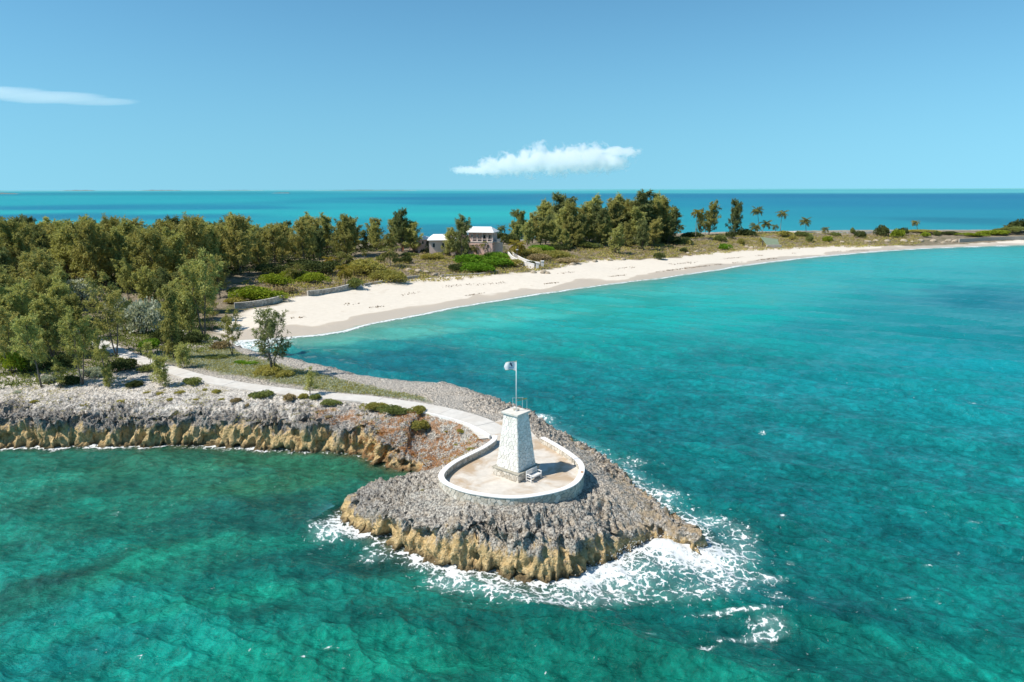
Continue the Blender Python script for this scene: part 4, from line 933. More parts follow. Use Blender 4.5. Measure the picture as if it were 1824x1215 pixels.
for i, (bx2, by2, ty, kd, lb) in enumerate([(312, 585, 505, 'wood1', 'olive casuarina right of the big silver bush'), (330, 572, 482, 'wood0', 'olive casuarina behind the narrow column tree'), (352, 556, 470, 'wood3', 'golden casuarina left of the sea wall end'), (392, 530, 462, 'wood2', 'casuarina nearest the left end of the first sea wall'), (305, 556, 480, 'wood4', 'dark casuarina in the clearing above the column tree'), (262, 548, 478, 'wood1', 'casuarina standing right behind the big silver bush'),
    (40, 636, 515, 'wood3', 'golden casuarina near the left edge above the green thickets'), (95, 640, 530, 'wood1', 'bushy casuarina behind the forked bare-trunked tree'), (150, 628, 525, 'wood0', 'casuarina left of the footpath where it enters the wood'), (10, 610, 490, 'wood2', 'tall casuarina at the very left edge of the wood'), (120, 606, 505, 'wood3', 'golden casuarina over the inner end of the footpath'), (378, 588, 520, 'open2', 'thin casuarina between the tall open one and the beach'), (340, 600, 515, 'wood1', 'casuarina left of the tall open one by the beach')]):
    tree_px(kd, bx2, by2, ty, i * 1.3, lb, sxy=1.0)
# the wood on the left
FOREST = W([(-210, 640), (0, 632), (70, 612), (120, 575), (95, 548), (60, 520), (100, 505), (190, 515), (280, 520), (330, 508), (390, 496), (470, 482), (560, 470), (640, 456), (700, 449), (745, 446), (740, 440), (560, 447), (300, 450), (0, 452), (-210, 455)], 5.0)
fr = np.random.default_rng(11); pts = []
bx_ = np.array(FOREST); lo, hi = bx_.min(0), bx_.max(0)
cand = lo + (hi - lo) * fr.random((9000, 2)); cand = cand[inside(cand[:, 0], cand[:, 1], FOREST)]
for c in cand:
    if c[0] < -0.80 * c[1] - 4 or (90 < c[1] < 128 and -0.64 < c[0] / c[1] < -0.50): continue
    sp_ = 4.3 + 0.009 * c[1]
    if all((c[0] - q[0]) ** 2 + (c[1] - q[1]) ** 2 > sp_ * sp_ for q in pts): pts.append(c)
pts.sort(key=lambda q: q[1]); print('forest trees', len(pts))
for i, (x, y) in enumerate(pts):
    g = ground(x, y); H = fr.uniform(8.2, 12.5) if y > 130 else fr.uniform(7.0, 10.0)
    zmax = CZ + y * math.tan(math.radians(-12.54) + math.atan((607.5 - (386 + 34 * fr.random() ** 0.8)) / F))
    if y > 150: H = min(max(H, (zmax - g) * fr.uniform(0.82, 1.02)), zmax - g, 17.5)
    else: H = min(H, zmax - g)
    kd = 'wood%d' % fr.integers(5) if fr.random() < 0.8 else 'plume%d' % fr.integers(3)
    u_ = x / y
    if y < 125: lb = 'feathery olive casuarina at the near edge of the left wood'
    elif y > 205: lb = 'feathery casuarina forming the back skyline of the left wood'
    elif u_ > -0.40: lb = 'dark casuarina packed along the beach side of the left wood'
    else: lb = 'olive casuarina packed in the middle of the left wood'
    put_tree(kd, x, y, H, fr.uniform(0, 6.28), lb, lb.replace('casuarina', 'casuarinas').replace('feathery ', ''), z=g, sxy=fr.uniform(0.9, 1.2))
# trees around the house and the grove to its right: (base px, base py, top py, kind)
tree_px('plume0', 716, 449, 373, 0.3, 'tall plumed casuarina at the left corner of the pink house', sxy=0.9)
tree_px('wood3', 737, 450, 394, 1.4, 'round olive casuarina before the left end of the pink house', sxy=1.35)
tree_px('wood1', 800, 458, 408, 0.8, 'low rounded casuarina between the pink wing and the house', sxy=1.2)
tree_px('wood4', 822, 462, 386, 2.6, 'leafy casuarina standing in front of the white-roofed pink house', sxy=0.85)
GROVE = [(932, 424, 376, 1), (962, 430, 360, 2), (1002, 432, 346, 0), (1024, 436, 362, 1), (1050, 430, 352, 2), (1082, 430, 354, 1), (1112, 428, 350, 2), (1146, 428, 341, 0), (1174, 428, 356, 1), (1196, 424, 368, 0), (985, 428, 366, 1), (1128, 432, 358, 1), (1160, 430, 349, 2), (1066, 434, 365, 0), (1100, 434, 362, 0),
  (940, 438, 392, 2), (962, 442, 394, 1), (990, 444, 396, 2), (1012, 441, 400, 1), (1095, 452, 402, 2), (1143, 446, 392, 0), (1050, 436, 385, 2), (1178, 434, 384, 1), (1032, 436, 384, 0), (918, 428, 396, 2), (1120, 442, 398, 1), (1076, 438, 388, 2), (1160, 440, 392, 1), (948, 434, 380, 1), (1010, 434, 372, 2), (1038, 432, 368, 1), (1092, 432, 372, 0), (1140, 434, 372, 2), (1186, 430, 374, 1), (972, 436, 384, 0), (1066, 440, 396, 1), (1010, 446, 410, 2), (1190, 436, 392, 0), (1030, 442, 404, 1)]
for i, (bx2, by2, ty, kd) in enumerate(GROVE):
    front = by2 >= 438
    lb = 'olive casuarina in the front row of the grove right of the pink house' if front else 'tall plumed casuarina in the grove right of the pink house'
    if (bx2, by2) == (1146, 428): lb = 'tallest casuarina crowning the right grove'
    if (bx2, by2) == (1095, 452): lb = 'casuarina growing down on the brown dune slope above the beach'
    if (bx2, by2) == (990, 444): lb = 'casuarina with pale trunk at the left foot of the right grove'
    if (bx2, by2) == (1196, 424): lb = 'rightmost casuarina of the grove with spreading right branches'
    grp = ('front row of the right grove' if front else 'tall trees of the right grove') if lb.startswith(('olive', 'tall plumed')) else None
    tree_px('plume%d' % kd, bx2, by2, ty, i * 1.7, lb, group=grp, sxy=1.15 + 0.3 * ((i * 7) % 5) / 5)
tree_px('plume1', 1262, 420, 360, 2.0, 'dense casuarina standing apart with a coconut palm before it', sxy=1.0)
tree_px('plume0', 1246, 420, 372, 0.5, 'slender casuarina touching the lone dense one beside the palm', sxy=0.6)
tree_px('plume0', 1308, 421, 356, 3.0, 'lone dark casuarina between the grove and the palms', sxy=0.85)

# palms
def palm_meshes(seed, nf, Lf, curve):
    r = np.random.default_rng(seed); VV = []; FF = []; off = 0; stalk = MB()
    for i in range(nf):
        az = i * 2.4 + r.normal() * 0.25; el = 1.15 - 1.75 * (i / nf) + r.normal() * 0.12; L_ = Lf * (0.85 + 0.3 * r.random())
        pts = [np.zeros(3)]; e = el
        for k in range(7):
            d = np.array([math.cos(az) * math.cos(e), math.sin(az) * math.cos(e), math.sin(e)]); pts.append(pts[-1] + d * L_ / 7); e -= 0.19 * curve
        pts = np.array(pts); stalk.tube(pts, [0.035 * (1 - 0.8 * k / 7) for k in range(8)], 4)
        nl = 34; t = np.repeat(np.linspace(0.12, 0.99, nl), 2) * 7; ii = np.minimum(t.astype(int), 6); q = pts[ii] + (pts[ii + 1] - pts[ii]) * (t - ii)[:, None]
        td = pts[ii + 1] - pts[ii]; td /= np.linalg.norm(td, axis=1)[:, None]
        side = np.cross(td, [0, 0, 1.0]); side /= np.linalg.norm(side, axis=1)[:, None] + 1e-6; side[1::2] *= -1
        dr = side * 0.9 + td * 0.55 + np.array([0, 0, -0.35]) + r.normal(size=(nl * 2, 3)) * 0.12
        prof = np.sin(np.clip(t / 7, 0.05, 1) * PI * 0.85 + 0.25)
        Vq, Fq = leaf_quads(q, dr, 1.0, 0.085, r, 0.25)
        Vq = Vq.reshape(-1, 4, 3); Vq = Vq[:, :1] + (Vq - Vq[:, :1]) * (0.30 * Lf * np.clip(prof, 0.25, 1))[:, None, None]; Vq = Vq.reshape(-1, 3)
        VV.append(Vq); FF.append(Fq + off); off += len(Vq)
    return stalk.mesh('stalks', True), npmesh('fronds', np.vstack(VV), np.vstack(FF))
PALM = [palm_meshes(200 + i, (17, 14, 20)[i], 2.6, (1.0, 1.3, 0.8)[i]) for i in range(3)]
PALMY = [(s_.copy(), f_.copy()) for s_, f_ in PALM[:2]]
for s_, f_ in PALM: s_.materials.append(M['palm_yellow']); f_.materials.append(M['palm_leaf'])
for s_, f_ in PALMY: s_.materials.append(M['palm_yellow']); f_.materials.append(M['palm_yellow'])
def palm(bx2, by2, cx2, cy2, size, label, kind=0, yellow=False, name='coconut_palm'):
    p = PG(bx2, by2); c = PY(cx2, cy2, p[1]); t = thing(name, label, 'palm', (p[0], p[1], p[2] - 0.05), 0.0)
    d = c - p; d[2] = max(d[2], 0.4); H = d[2]; n = 8
    pts = [(d[0] * (k / n) ** 1.5, 0.05 * H * math.sin(k / n * PI), d[2] * k / n) for k in range(n + 1)]; pts[0] = (0, 0, -0.3)
    MB().tube(pts, [0.17 - 0.08 * k / n + (0.06 if k == 0 else 0) for k in range(n + 1)], 7).build('trunk', M['palm_bark'], t, smooth=True)
    s_, f_ = (PALMY if yellow else PALM)[kind % (2 if yellow else 3)]
    for nm, me in (('frond_stalks', s_), ('fronds', f_)):
        o = obj(nm, me, None, t, pts[-1]); o.scale = (size * 1.25,) * 3; o.rotation_euler = (0, 0, bx2 * 0.37)
    return t
palm(1239, 425, 1242, 378, 1.15, 'tall yellowish palm leaning before the lone dense casuarina', 1, True)
palm(1256, 421, 1257, 397, 0.85, 'shorter palm with straight pale trunk before the lone casuarina', 1)
palm(1213, 420, 1213, 404, 0.8, 'small palm at the right end of the grove', 0)
palm(1353, 416, 1349, 375, 1.15, 'leftmost of the two tallest palms on the open ridge', 2)
palm(1357, 416, 1365, 398, 1.15, 'bushy palm right of the tallest palm pair gap on the ridge', 0)
palm(1345, 418, 1345, 404, 1.1, 'low broad palm at the foot of the ridge palms', 2)
palm(1382, 414, 1381, 403, 0.8, 'small yellow-green palm between the ridge palms', 1)
palm(1390, 414, 1394, 380, 1.15, 'tall thin palm with bent trunk against the sea', 0)
palm(1436, 416, 1435, 394, 1.1, 'wind-bent palm alone right of the tall ridge palms', 2)
palm(1470, 417, 1470, 408, 0.8, 'stunted palm on the ridge right of the wind-bent palm', 0)
palm(1635, 413, 1631, 396, 0.85, 'lone far palm with golden crown on the narrow ridge', 1, True)
palm(1795, 414, 1795, 404, 0.9, 'low palm on the scrubby mound at the right edge', 0)
palm(917, 424, 916, 379, 1.0, 'palm head showing above the left side of the right grove', 2)
palm(1041, 440, 1042, 413, 1.2, 'palm with yellow fronds among the grove trunks', 1, True)
palm(921, 460, 921, 436, 1.25, 'orange-fronded palm above the white curved stair wall', 0, True)
palm(866, 455, 865, 434, 1.0, 'pale palm before the ground floor of the pink house', 1)
palm(846, 454, 846, 440, 0.8, 'small palm left of the pale one before the pink house', 0)
palm(905, 436, 904, 425, 1.0, 'palm behind the low pink wall right of the house', 1)
palm(895, 428, 893, 407, 1.0, 'palm at the right corner of the white-roofed house', 2)
palm(806, 437, 806, 422, 1.0, 'palm crown between the white roofs', 2)
palm(695, 476, 694, 449, 1.25, 'stout palm on the pale rocky bank left of the house', 0)
palm(691, 456, 692, 430, 1.35, 'broad green palm before the left end of the wood', 2)
palm(615, 507, 614, 480, 1.05, 'bright green palm rising from the dry bank behind the sea wall', 1, True)
palm(586, 475, 587, 463, 0.85, 'small yellow palm beside the wood edge', 0, True)
palm(604, 470, 604, 456, 0.8, 'thin palm with white trunk at the wood edge', 1)
palm(617, 476, 617, 459, 1.05, 'leafy palm on the near side of the thin white-trunked one', 2)
palm(649, 462, 649, 450, 0.45, 'tiny palm sapling on the dry lawn left of the house', 1)
palm(524, 500, 524, 482, 1.0, 'low palm at the dark edge of the left wood', 2)

# shrubs
def shrub_mesh(seed, n, leaf, shape=1.0, lump=0.35, w=0.55):
    """a low lumpy dome of unit radius and height 1 filled with leaves"""
    r = np.random.default_rng(seed); k = 16; a = r.random(k) * 6.28; d = np.sqrt(r.random(k)) * 0.72
    c = np.stack([d * np.cos(a), d * np.sin(a), (0.25 + 0.35 * r.random(k)) * (1 - 0.5 * d)], 1); rad = 0.22 + 0.22 * r.random(k)
    i = r.integers(0, k, n); v = r.normal(size=(n, 3)); v[:, 2] = np.abs(v[:, 2]) * 0.9 - 0.15; v /= np.linalg.norm(v, axis=1)[:, None]
    pos = c[i] + v * (rad[i] * (0.75 + 0.3 * r.random(n)))[:, None]
    pos[:, 2] = np.clip(pos[:, 2], 0.0, None)
    V_, F_ = leaf_quads(pos, v + r.normal(size=(n, 3)) * 0.6 + np.array([0, 0, 0.2]), leaf, leaf * w, r, 0.1)
    return npmesh('foliage', V_, F_)
SHR = {}
def shrub(px_, py_, wpx, hpx, mat, label, group=None, seed=0, name='shrub', depth=0.8, cat='shrub', nm='foliage'):
    p = PG(px_, py_); m_px = np.linalg.norm(p - np.array([0, 0, CZ])) / F
    R_ = wpx * m_px * 0.5; H = hpx * m_px
    size = 'l' if wpx > 45 else ('m' if wpx > 16 else 's'); key = (mat, size, seed % 3)
    if key not in SHR:
        n, lf = dict(l=(5200, 0.075), m=(2200, 0.12), s=(900, 0.17))[size]
        me = shrub_mesh(300 + seed % 3 * 7 + len(SHR), n, lf); me.materials.append(M[mat])
        st = MB()
        for q in range(5): st.tube([(0, 0, -0.15), (0.25 * math.cos(q * 1.3), 0.25 * math.sin(q * 1.3), 0.25), (0.5 * math.cos(q * 1.3), 0.5 * math.sin(q * 1.3), 0.5)], [0.03, 0.02, 0.008], 4)
        sm = st.mesh('stems'); sm.materials.append(M['bark']); SHR[key] = (me, sm)
    me, sm = SHR[key]
    t = thing(name, label, cat, (p[0], p[1], p[2] - 0.03), (px_ * 0.71) % 6.28, group); t.scale = (R_, R_ * depth, H)
    t.rotation_euler = (0, 0, 0 if depth < 0.75 else (px_ * 0.71) % 6.28)
    obj('stems', sm, None, t); obj('foliage', me, None, t); return t
# the headland
shrub(747, 772, 38, 22, 'leaf_olive', 'olive green shrub mat in the middle of the rusty headland scrub', seed=1)
shrub(700, 736, 62, 16, 'leaf_green', 'long low green shrub against the near edge of the footpath', seed=2, depth=0.5)
shrub(666, 730, 50, 16, 'leaf_olive', 'sprawling olive shrub at the left of the long green shrub by the path', seed=0, depth=0.6)
shrub(745, 735, 36, 14, 'leaf_olive', 'rounded olive shrub right of the long green shrub by the path', seed=1)
shrub(822, 771, 18, 8, 'leaf_olive', 'small olive tuft on the rusty scrub left of the tower', seed=2)
shrub(838, 803, 22, 8, 'leaf_olive', 'olive tuft just outside the left end of the terrace wall', seed=0)
shrub(765, 740, 12, 6, 'leaf_olive', 'tiny tuft at the bend of the footpath', seed=1)
shrub(590, 720, 40, 10, 'leaf_green', 'low grey-green shrub right of the forked sapling', seed=1, depth=0.6)
shrub(562, 712, 22, 12, 'leaf_green', 'green shrub at the foot of the forked sapling', seed=0)
shrub(516, 712, 26, 13, 'leaf_dry', 'dry yellow shrub left of the forked sapling', seed=2)
shrub(540, 710, 20, 11, 'leaf_olive', 'yellow-green shrub hugging the path left of the sapling', seed=1)
shrub(465, 708, 44, 14, 'leaf_green', 'grey-green shrub below the footpath on the white rock', seed=2, depth=0.6)
shrub(480, 668, 64, 20, 'leaf_olive', 'olive thicket at the foot of the dark shore tree', seed=0)
shrub(505, 672, 40, 14, 'leaf_olive', 'right-hand olive thicket under the dark shore tree', seed=1)
shrub(344, 684, 34, 13, 'leaf_green', 'green shrub right of the bushy young casuarina', seed=0)
shrub(385, 700, 16, 8, 'leaf_olive', 'small olive tuft on white rock below the path', seed=2)
shrub(420, 716, 20, 8, 'leaf_dry', 'dry brown tuft on white rock below the path', seed=1)
shrub(240, 690, 26, 12, 'leaf_dark', 'dark shrub on white rock beneath the young trees', seed=0)
shrub(125, 685, 34, 16, 'leaf_dark', 'dark shrub between the bare trunks on the left rocks', seed=1)
shrub(165, 672, 36, 18, 'leaf_silver', 'silvery grey shrub left of the footpath bend', seed=2)
shrub(218, 660, 44, 22, 'leaf_dark', 'dense dark green shrub where the path leaves the wood', seed=0)
shrub(262, 662, 30, 14, 'leaf_green', 'green shrub on the near edge of the path by the wood', seed=1)
shrub(28, 664, 60, 40, 'leaf_lime', 'yellow-green leafy thicket at the far left edge', seed=0)
shrub(60, 660, 50, 30, 'leaf_green', 'green thicket right of the yellow-green one at the left edge', seed=1)
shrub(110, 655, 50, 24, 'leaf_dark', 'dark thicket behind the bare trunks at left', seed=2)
shrub(90, 680, 30, 12, 'leaf_silver', 'grey shrub on the white rock at left', seed=0)
shrub(268, 620, 38, 16, 'leaf_bright', 'glossy bright green bush in the clearing beside the path', seed=1)
shrub(256, 594, 84, 62, 'leaf_silver', 'big round silver bush in the clearing', seed=0)
shrub(140, 548, 86, 52, 'leaf_silver', 'silver bush at the edge of the wood on the left', seed=1)
shrub(208, 560, 40, 34, 'leaf_silver', 'smaller silver bush behind the big round one', seed=2)
shrub(300, 610, 60, 26, 'leaf_dark', 'dark thicket right of the big silver bush', seed=0)
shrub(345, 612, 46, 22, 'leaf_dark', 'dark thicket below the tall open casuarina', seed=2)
shrub(395, 622, 40, 16, 'leaf_dry', 'brown dry thicket behind the pale meadow', seed=1)
shrub(380, 640, 50, 9, 'leaf_green', 'green patch of low plants in the pale meadow', seed=0, depth=0.5)
shrub(435, 650, 44, 8, 'leaf_bright', 'bright green patch of low plants left of the shore tree', seed=1, depth=0.5)
for i, (a, b, w_, h_, m_2) in enumerate([(60, 716, 18, 6, 'leaf_olive'), (150, 722, 22, 6, 'leaf_olive'), (215, 716, 24, 7, 'leaf_green'), (285, 702, 20, 8, 'leaf_green'), (262, 700, 14, 6, 'leaf_olive'), (303, 712, 18, 6, 'leaf_olive'), (320, 700, 24, 7, 'leaf_green'), (365, 695, 14, 6, 'leaf_olive'), (395, 712, 16, 6, 'leaf_green'), (440, 722, 18, 6, 'leaf_dry'), (30, 700, 20, 7, 'leaf_silver'), (350, 712, 14, 5, 'leaf_olive'), (640, 740, 14, 6, 'leaf_dry'), (585, 742, 22, 6, 'leaf_dry'), (795, 770, 10, 5, 'leaf_olive'), (812, 792, 12, 5, 'leaf_olive'), (745, 864, 10, 4, 'leaf_olive'), (765, 862, 10, 4, 'leaf_dry'), (752, 873, 9, 4, 'leaf_olive'), (700, 790, 10, 4, 'leaf_dry')]):
    shrub(a, b, w_ * 0.8, h_ * 0.55, 'leaf_olive' if m_2 == 'leaf_green' else m_2, 'tiny tuft of scrub growing in the bare headland rock', 'scrub tufts on the headland rock', seed=i)
# behind the beach
SHB = [(452, 533, 100, 24, 'leaf_lime', 'bright yellow-green mound behind the first sea wall', 0.6), (420, 540, 40, 12, 'leaf_olive', 'olive scrub at the left end of the first sea wall', 0.7), (510, 522, 40, 14, 'leaf_dry', 'dry scrub right of the yellow-green mound', 0.7),
  (488, 508, 60, 22, 'leaf_lime', 'yellow-green thicket above the mound behind the sea wall', 0.6), (525, 498, 60, 20, 'leaf_lime', 'yellow-green sea grape patch in the middle of the bank', 0.6), (560, 505, 60, 22, 'leaf_lime', 'yellow-green sea grapes just behind the second sea wall', 0.6), (575, 488, 80, 28, 'leaf_dark', 'dark brown-green thicket on the bank left of the bright palm', 0.7), (490, 490, 70, 22, 'leaf_dark', 'dark thicket at the foot of the wood above the bank', 0.6), (540, 478, 60, 18, 'leaf_dark', 'dark undergrowth beside the low palm at the wood edge', 0.6),
  (652, 488, 92, 30, 'leaf_olive', 'large speckled olive sea grape mound on the bank', 0.8), (690, 500, 76, 22, 'leaf_olive', 'lower right part of the olive sea grape slope', 0.7), (640, 478, 60, 14, 'leaf_green', 'green crest of the sea grape mound', 0.7), (634, 514, 34, 22, 'leaf_green', 'dark bush breaking through the second sea wall', 0.9),
  (676, 467, 16, 12, 'leaf_green', 'upright cactus-like bush left of the stout palm', 0.9), (708, 468, 20, 10, 'leaf_dark', 'dark bush right of the stout palm', 0.9), (724, 468, 26, 14, 'leaf_dark', 'second dark bush on the pale bank right of the stout palm', 0.9), (730, 456, 34, 8, 'leaf_green', 'low clipped hedge before the house lawn', 0.6), (770, 462, 46, 14, 'leaf_olive', 'olive bush on the lawn slope below the house', 0.8), (790, 455, 26, 10, 'leaf_green', 'green bush before the pink garden wall', 0.8), (756, 450, 20, 8, 'leaf_dark', 'dark bush at the pink garden wall', 0.8),
  (850, 484, 84, 20, 'leaf_bright', 'vivid green sea lettuce at the foot of the house slope', 0.7), (878, 476, 70, 22, 'leaf_bright', 'vivid green sea lettuce patch right of the slope foot', 0.7), (835, 470, 70, 20, 'leaf_bright', 'vivid green patch half shaded below the house', 0.7), (885, 462, 60, 16, 'leaf_bright', 'vivid green patch under the low pink wall', 0.7), (905, 474, 50, 16, 'leaf_olive', 'olive scrub left of the white stair wall', 0.7), (812, 482, 34, 14, 'leaf_dark', 'dark scrub at the left of the vivid slope', 0.8), (784, 449, 56, 32, 'leaf_green', 'round sea grape tree before the pink wing', 0.9), (832, 452, 44, 22, 'leaf_green', 'dark bush under the tree before the house', 0.8),
  (848, 446, 40, 14, 'leaf_green', 'green bush against the ground floor of the pink house', 0.8), (872, 446, 34, 14, 'leaf_olive', 'olive bush at the right foot of the pink house', 0.8), (890, 430, 30, 18, 'leaf_dark', 'dark bush right of the pink house', 0.8), (910, 436, 40, 20, 'leaf_dark', 'dark thicket between house and grove', 0.8), (940, 456, 60, 18, 'leaf_olive', 'olive scrub above the white stair wall', 0.7), (960, 464, 50, 14, 'leaf_dry', 'tawny dry grass clump right of the stair wall', 0.7), (985, 460, 70, 16, 'leaf_olive', 'olive scrub covering the dune under the grove', 0.7), (965, 448, 60, 14, 'leaf_bright', 'fresh green scrub at the left foot of the grove', 0.7), (1010, 468, 50, 10, 'leaf_dry', 'tawny scrub at the dune foot', 0.7), (945, 474, 30, 10, 'leaf_dark', 'dark scrub behind the stair wall pillar', 0.7), (1045, 442, 50, 14, 'leaf_green', 'green undergrowth at the grove trunks', 0.7), (1000, 446, 50, 12, 'leaf_dark', 'dark undergrowth at the left grove trunks', 0.7),
  (1175, 462, 24, 14, 'leaf_dark', 'dark bush on the dune right of the grove', 0.8), (1195, 430, 50, 16, 'leaf_dark', 'dark undergrowth right of the grove', 0.7), (1220, 436, 26, 14, 'leaf_olive', 'olive bush on the dune crest right of the grove', 0.8), (1218, 450, 16, 10, 'leaf_dark', 'small dark bush halfway down the dune', 0.9), (1232, 424, 40, 12, 'leaf_dark', 'dark hedge under the tall yellowish palm', 0.7), (1282, 430, 24, 13, 'leaf_green', 'green bush on the dune behind the bright one', 0.9), (1290, 445, 27, 12, 'leaf_bright', 'small bright green mound on the sand edge', 0.8), (1320, 437, 14, 14, 'leaf_olive', 'upright olive bush on the dune below the lone dark tree', 0.9), (1300, 424, 16, 12, 'leaf_dark', 'dark round bush at the lone dark tree foot', 0.9), (1325, 421, 40, 14, 'leaf_dark', 'dark undergrowth below the low broad palm', 0.7), (1358, 432, 12, 12, 'leaf_olive', 'olive bush left of the green sloping roof', 0.9), (1395, 420, 34, 10, 'leaf_olive', 'olive crest shrub right of the tall ridge palms', 0.8), (1412, 428, 18, 10, 'leaf_olive', 'yellowish shrub on the dune below the crest', 0.8), (1428, 420, 26, 10, 'leaf_green', 'green crest shrub at the wind-bent palm', 0.8), (1442, 432, 14, 15, 'leaf_green', 'upright green shrub below the wind-bent palm', 0.9), (1474, 431, 22, 11, 'leaf_lime', 'lime green bush on the dune near the sand', 0.8), (1488, 421, 20, 8, 'leaf_green', 'green shrub on the far ridge right of the stunted palm', 0.8),
  (1518, 419, 10, 10, 'leaf_green', 'small round shrub on the far ridge', 0.9), (1532, 424, 20, 13, 'leaf_dark', 'dark shrub on the far pale bank', 0.9), (1570, 421, 22, 20, 'leaf_dark', 'dark spiky shrub on the far ridge', 0.9), (1597, 424, 24, 15, 'leaf_lime', 'lime shrub right of the dark spiky one', 0.8), (1608, 418, 18, 14, 'leaf_dark', 'tall dark shrub beside the lime shrub on the far ridge', 0.9), (1648, 423, 16, 10, 'leaf_lime', 'lime shrub below the lone far palm', 0.8), (1668, 420, 14, 8, 'leaf_green', 'green shrub right of the lone far palm', 0.8), (1640, 414, 60, 5, 'leaf_olive', 'low olive hedge on the crest under the far palm', 0.5), (1690, 418, 30, 6, 'leaf_dark', 'dark low scrub at the end of the far ridge', 0.6), (1730, 421, 46, 6, 'leaf_lime', 'yellow-green creeping patch on the far spit', 0.5), (1770, 418, 60, 8, 'leaf_lime', 'yellow-green scrub carpet before the right mound', 0.6), (1815, 412, 34, 20, 'leaf_dark', 'dark scrubby mound at the right edge', 0.8), (1800, 416, 50, 10, 'leaf_green', 'green scrub at the foot of the right mound', 0.7)]
for i, (a, b, w_, h_, m_2, lb, dp_) in enumerate(SHB): shrub(a, b, w_, h_, m_2, lb, seed=i, depth=dp_)
# scrub tufts scattered over the dunes: too many and too small to count
def scatter(name, poly, n, leaf, mat, label, cover=0.5, hgt=0.35, seed=5, blades=10, wd=0.3, spread=0.25):
    r = np.random.default_rng(seed); pa = np.array(poly); lo, hi = pa.min(0), pa.max(0)
    c = lo + (hi - lo) * r.random((n * 5, 2)); c = c[inside(c[:, 0], c[:, 1], poly)]
    c = c[fbm2(c[:, 0] / 3.0, c[:, 1] / 3.0, seed + 3, 3) > 1 - cover - 0.15][:n]
    h = land(c[:, 0], c[:, 1])[0]; h, dp, ts = flatten(c[:, 0], c[:, 1], h); ok = (dp > 1.5) & (ts < -0.4) & (h > 0.8); c, h = c[ok], h[ok]
    base = np.c_[c, h]; pos = np.repeat(base, blades, 0); m = len(pos)
    pos = pos + np.c_[r.normal(size=(m, 2)) * spread, r.random(m) * hgt]
    d = np.c_[r.normal(size=(m, 2)) * 0.7, 0.5 + r.random(m)]
    V_, F_ = leaf_quads(pos, d, leaf, leaf * wd, r, 0.1)
    return tag(obj(name, npmesh(name, V_, F_), M[mat]), label, None, None, 'stuff')
scatter('meadow_plants', MEADOW, 4200, 0.16, 'leaf_silver', 'pale grey-green low plants covering the meadow behind the path', 0.85, 0.22, 5, 7)
scatter('meadow_scrub', MEADOW, 2600, 0.17, 'leaf_olive', 'olive scrub mixed into the meadow behind the path', 0.75, 0.25, 6, 7)
DUNE = W([(430, 535), (560, 512), (640, 500), (740, 490), (830, 484), (960, 472), (1060, 458), (1200, 450), (1330, 438), (1480, 430), (1640, 428), (1640, 416), (1480, 416), (1330, 416), (1200, 428), (1060, 442), (900, 452), (760, 458), (640, 470), (540, 480), (430, 505)], 4.0)
scatter('dune_scrub', DUNE, 4200, 0.5, 'leaf_dry', 'dry tawny scrub on the dunes behind the beach', 0.5, 0.5, 7, 9, 0.22, 0.5)
scatter('dune_greenery', DUNE, 4600, 0.55, 'leaf_olive', 'olive creeping plants on the dunes behind the beach', 0.48, 0.4, 8, 9, 0.3, 0.5)
UNDER = W([(-60, 690), (0, 684), (90, 680), (180, 668), (250, 650), (300, 640), (380, 615), (400, 570), (400, 545), (330, 540), (200, 540), (100, 560), (-60, 600)], 4.8)
scatter('woodland_undergrowth', UNDER, 4200, 0.30, 'leaf_green', 'green undergrowth beneath the near trees of the wood', 0.55, 0.4, 9, 9, 0.3, 0.35)
scatter('shade_toned_scrub', FOREST, 5200, 0.55, 'leaf_dark', 'undergrowth on the floor of the left wood, coloured dark as tree shade', 0.8, 0.9, 14, 8, 0.35, 0.6)  # leaves coloured dark to stand in for the shadows between the trees
HEADV = W([(0, 722), (0, 690), (180, 675), (330, 680), (450, 700), (620, 716), (760, 730), (860, 752), (872, 780), (820, 815), (740, 790), (600, 740), (400, 730), (200, 730)], 4.0)
scatter('headland_herbs', HEADV, 900, 0.11, 'leaf_olive', 'scattered low herbs on the pale headland rock', 0.42, 0.10, 12, 8, 0.35, 0.14)
M['leaf_rust'] = mat_leaf('rust_red_herb', (0.352, 0.120, 0.032), (0.600, 0.304, 0.096), 0.2)
scatter('rusty_herbs', RUST, 1500, 0.09, 'leaf_rust', 'rust red creeping herbs on the headland left of the tower', 0.45, 0.05, 13, 9, 0.4, 0.16)

# ================================================================== HOUSE AND SMALL STRUCTURES
M['pink'] = mat_plain('faded_pink_stucco', (0.70, 0.48, 0.41), 0.9, 0.12, 0.8, 0.1, stain=((0.48, 0.33, 0.28), 0.5, 0.5))
M['pink_pale'] = mat_plain('pale_pink_stucco', (0.78, 0.60, 0.52), 0.9, 0.12, 0.8, 0.1, stain=((0.5, 0.38, 0.33), 0.5, 0.4))
M['terracotta'] = mat_plain('terracotta_paint', (0.46, 0.17, 0.09), 0.85, 0.2, 1.0)
M['roof_white'] = mat_plain('white_roof', (0.82, 0.80, 0.77), 0.7, 0.05, 1.2, 0.1)
M['glass_dark'] = mat_plain('dark_window_glass', (0.02, 0.028, 0.035), 0.12, 0.2, 1.0, 0, 0.5)
M['trim'] = mat_plain('white_trim', (0.74, 0.70, 0.66), 0.7, 0.06)
M['stucco_white'] = mat_plain('white_stucco', (0.72, 0.69, 0.64), 0.85, 0.12, 0.8, 0.1, stain=((0.42, 0.37, 0.31), 0.7, 0.5))
M['sea_wall'] = mat_shade('sea_wall_stone', (0.30, 0.265, 0.22), (0.56, 0.51, 0.44))
M['green_roof'] = mat_plain('faded_green_roof', (0.20, 0.25, 0.17), 0.9, 0.2, 1.5)
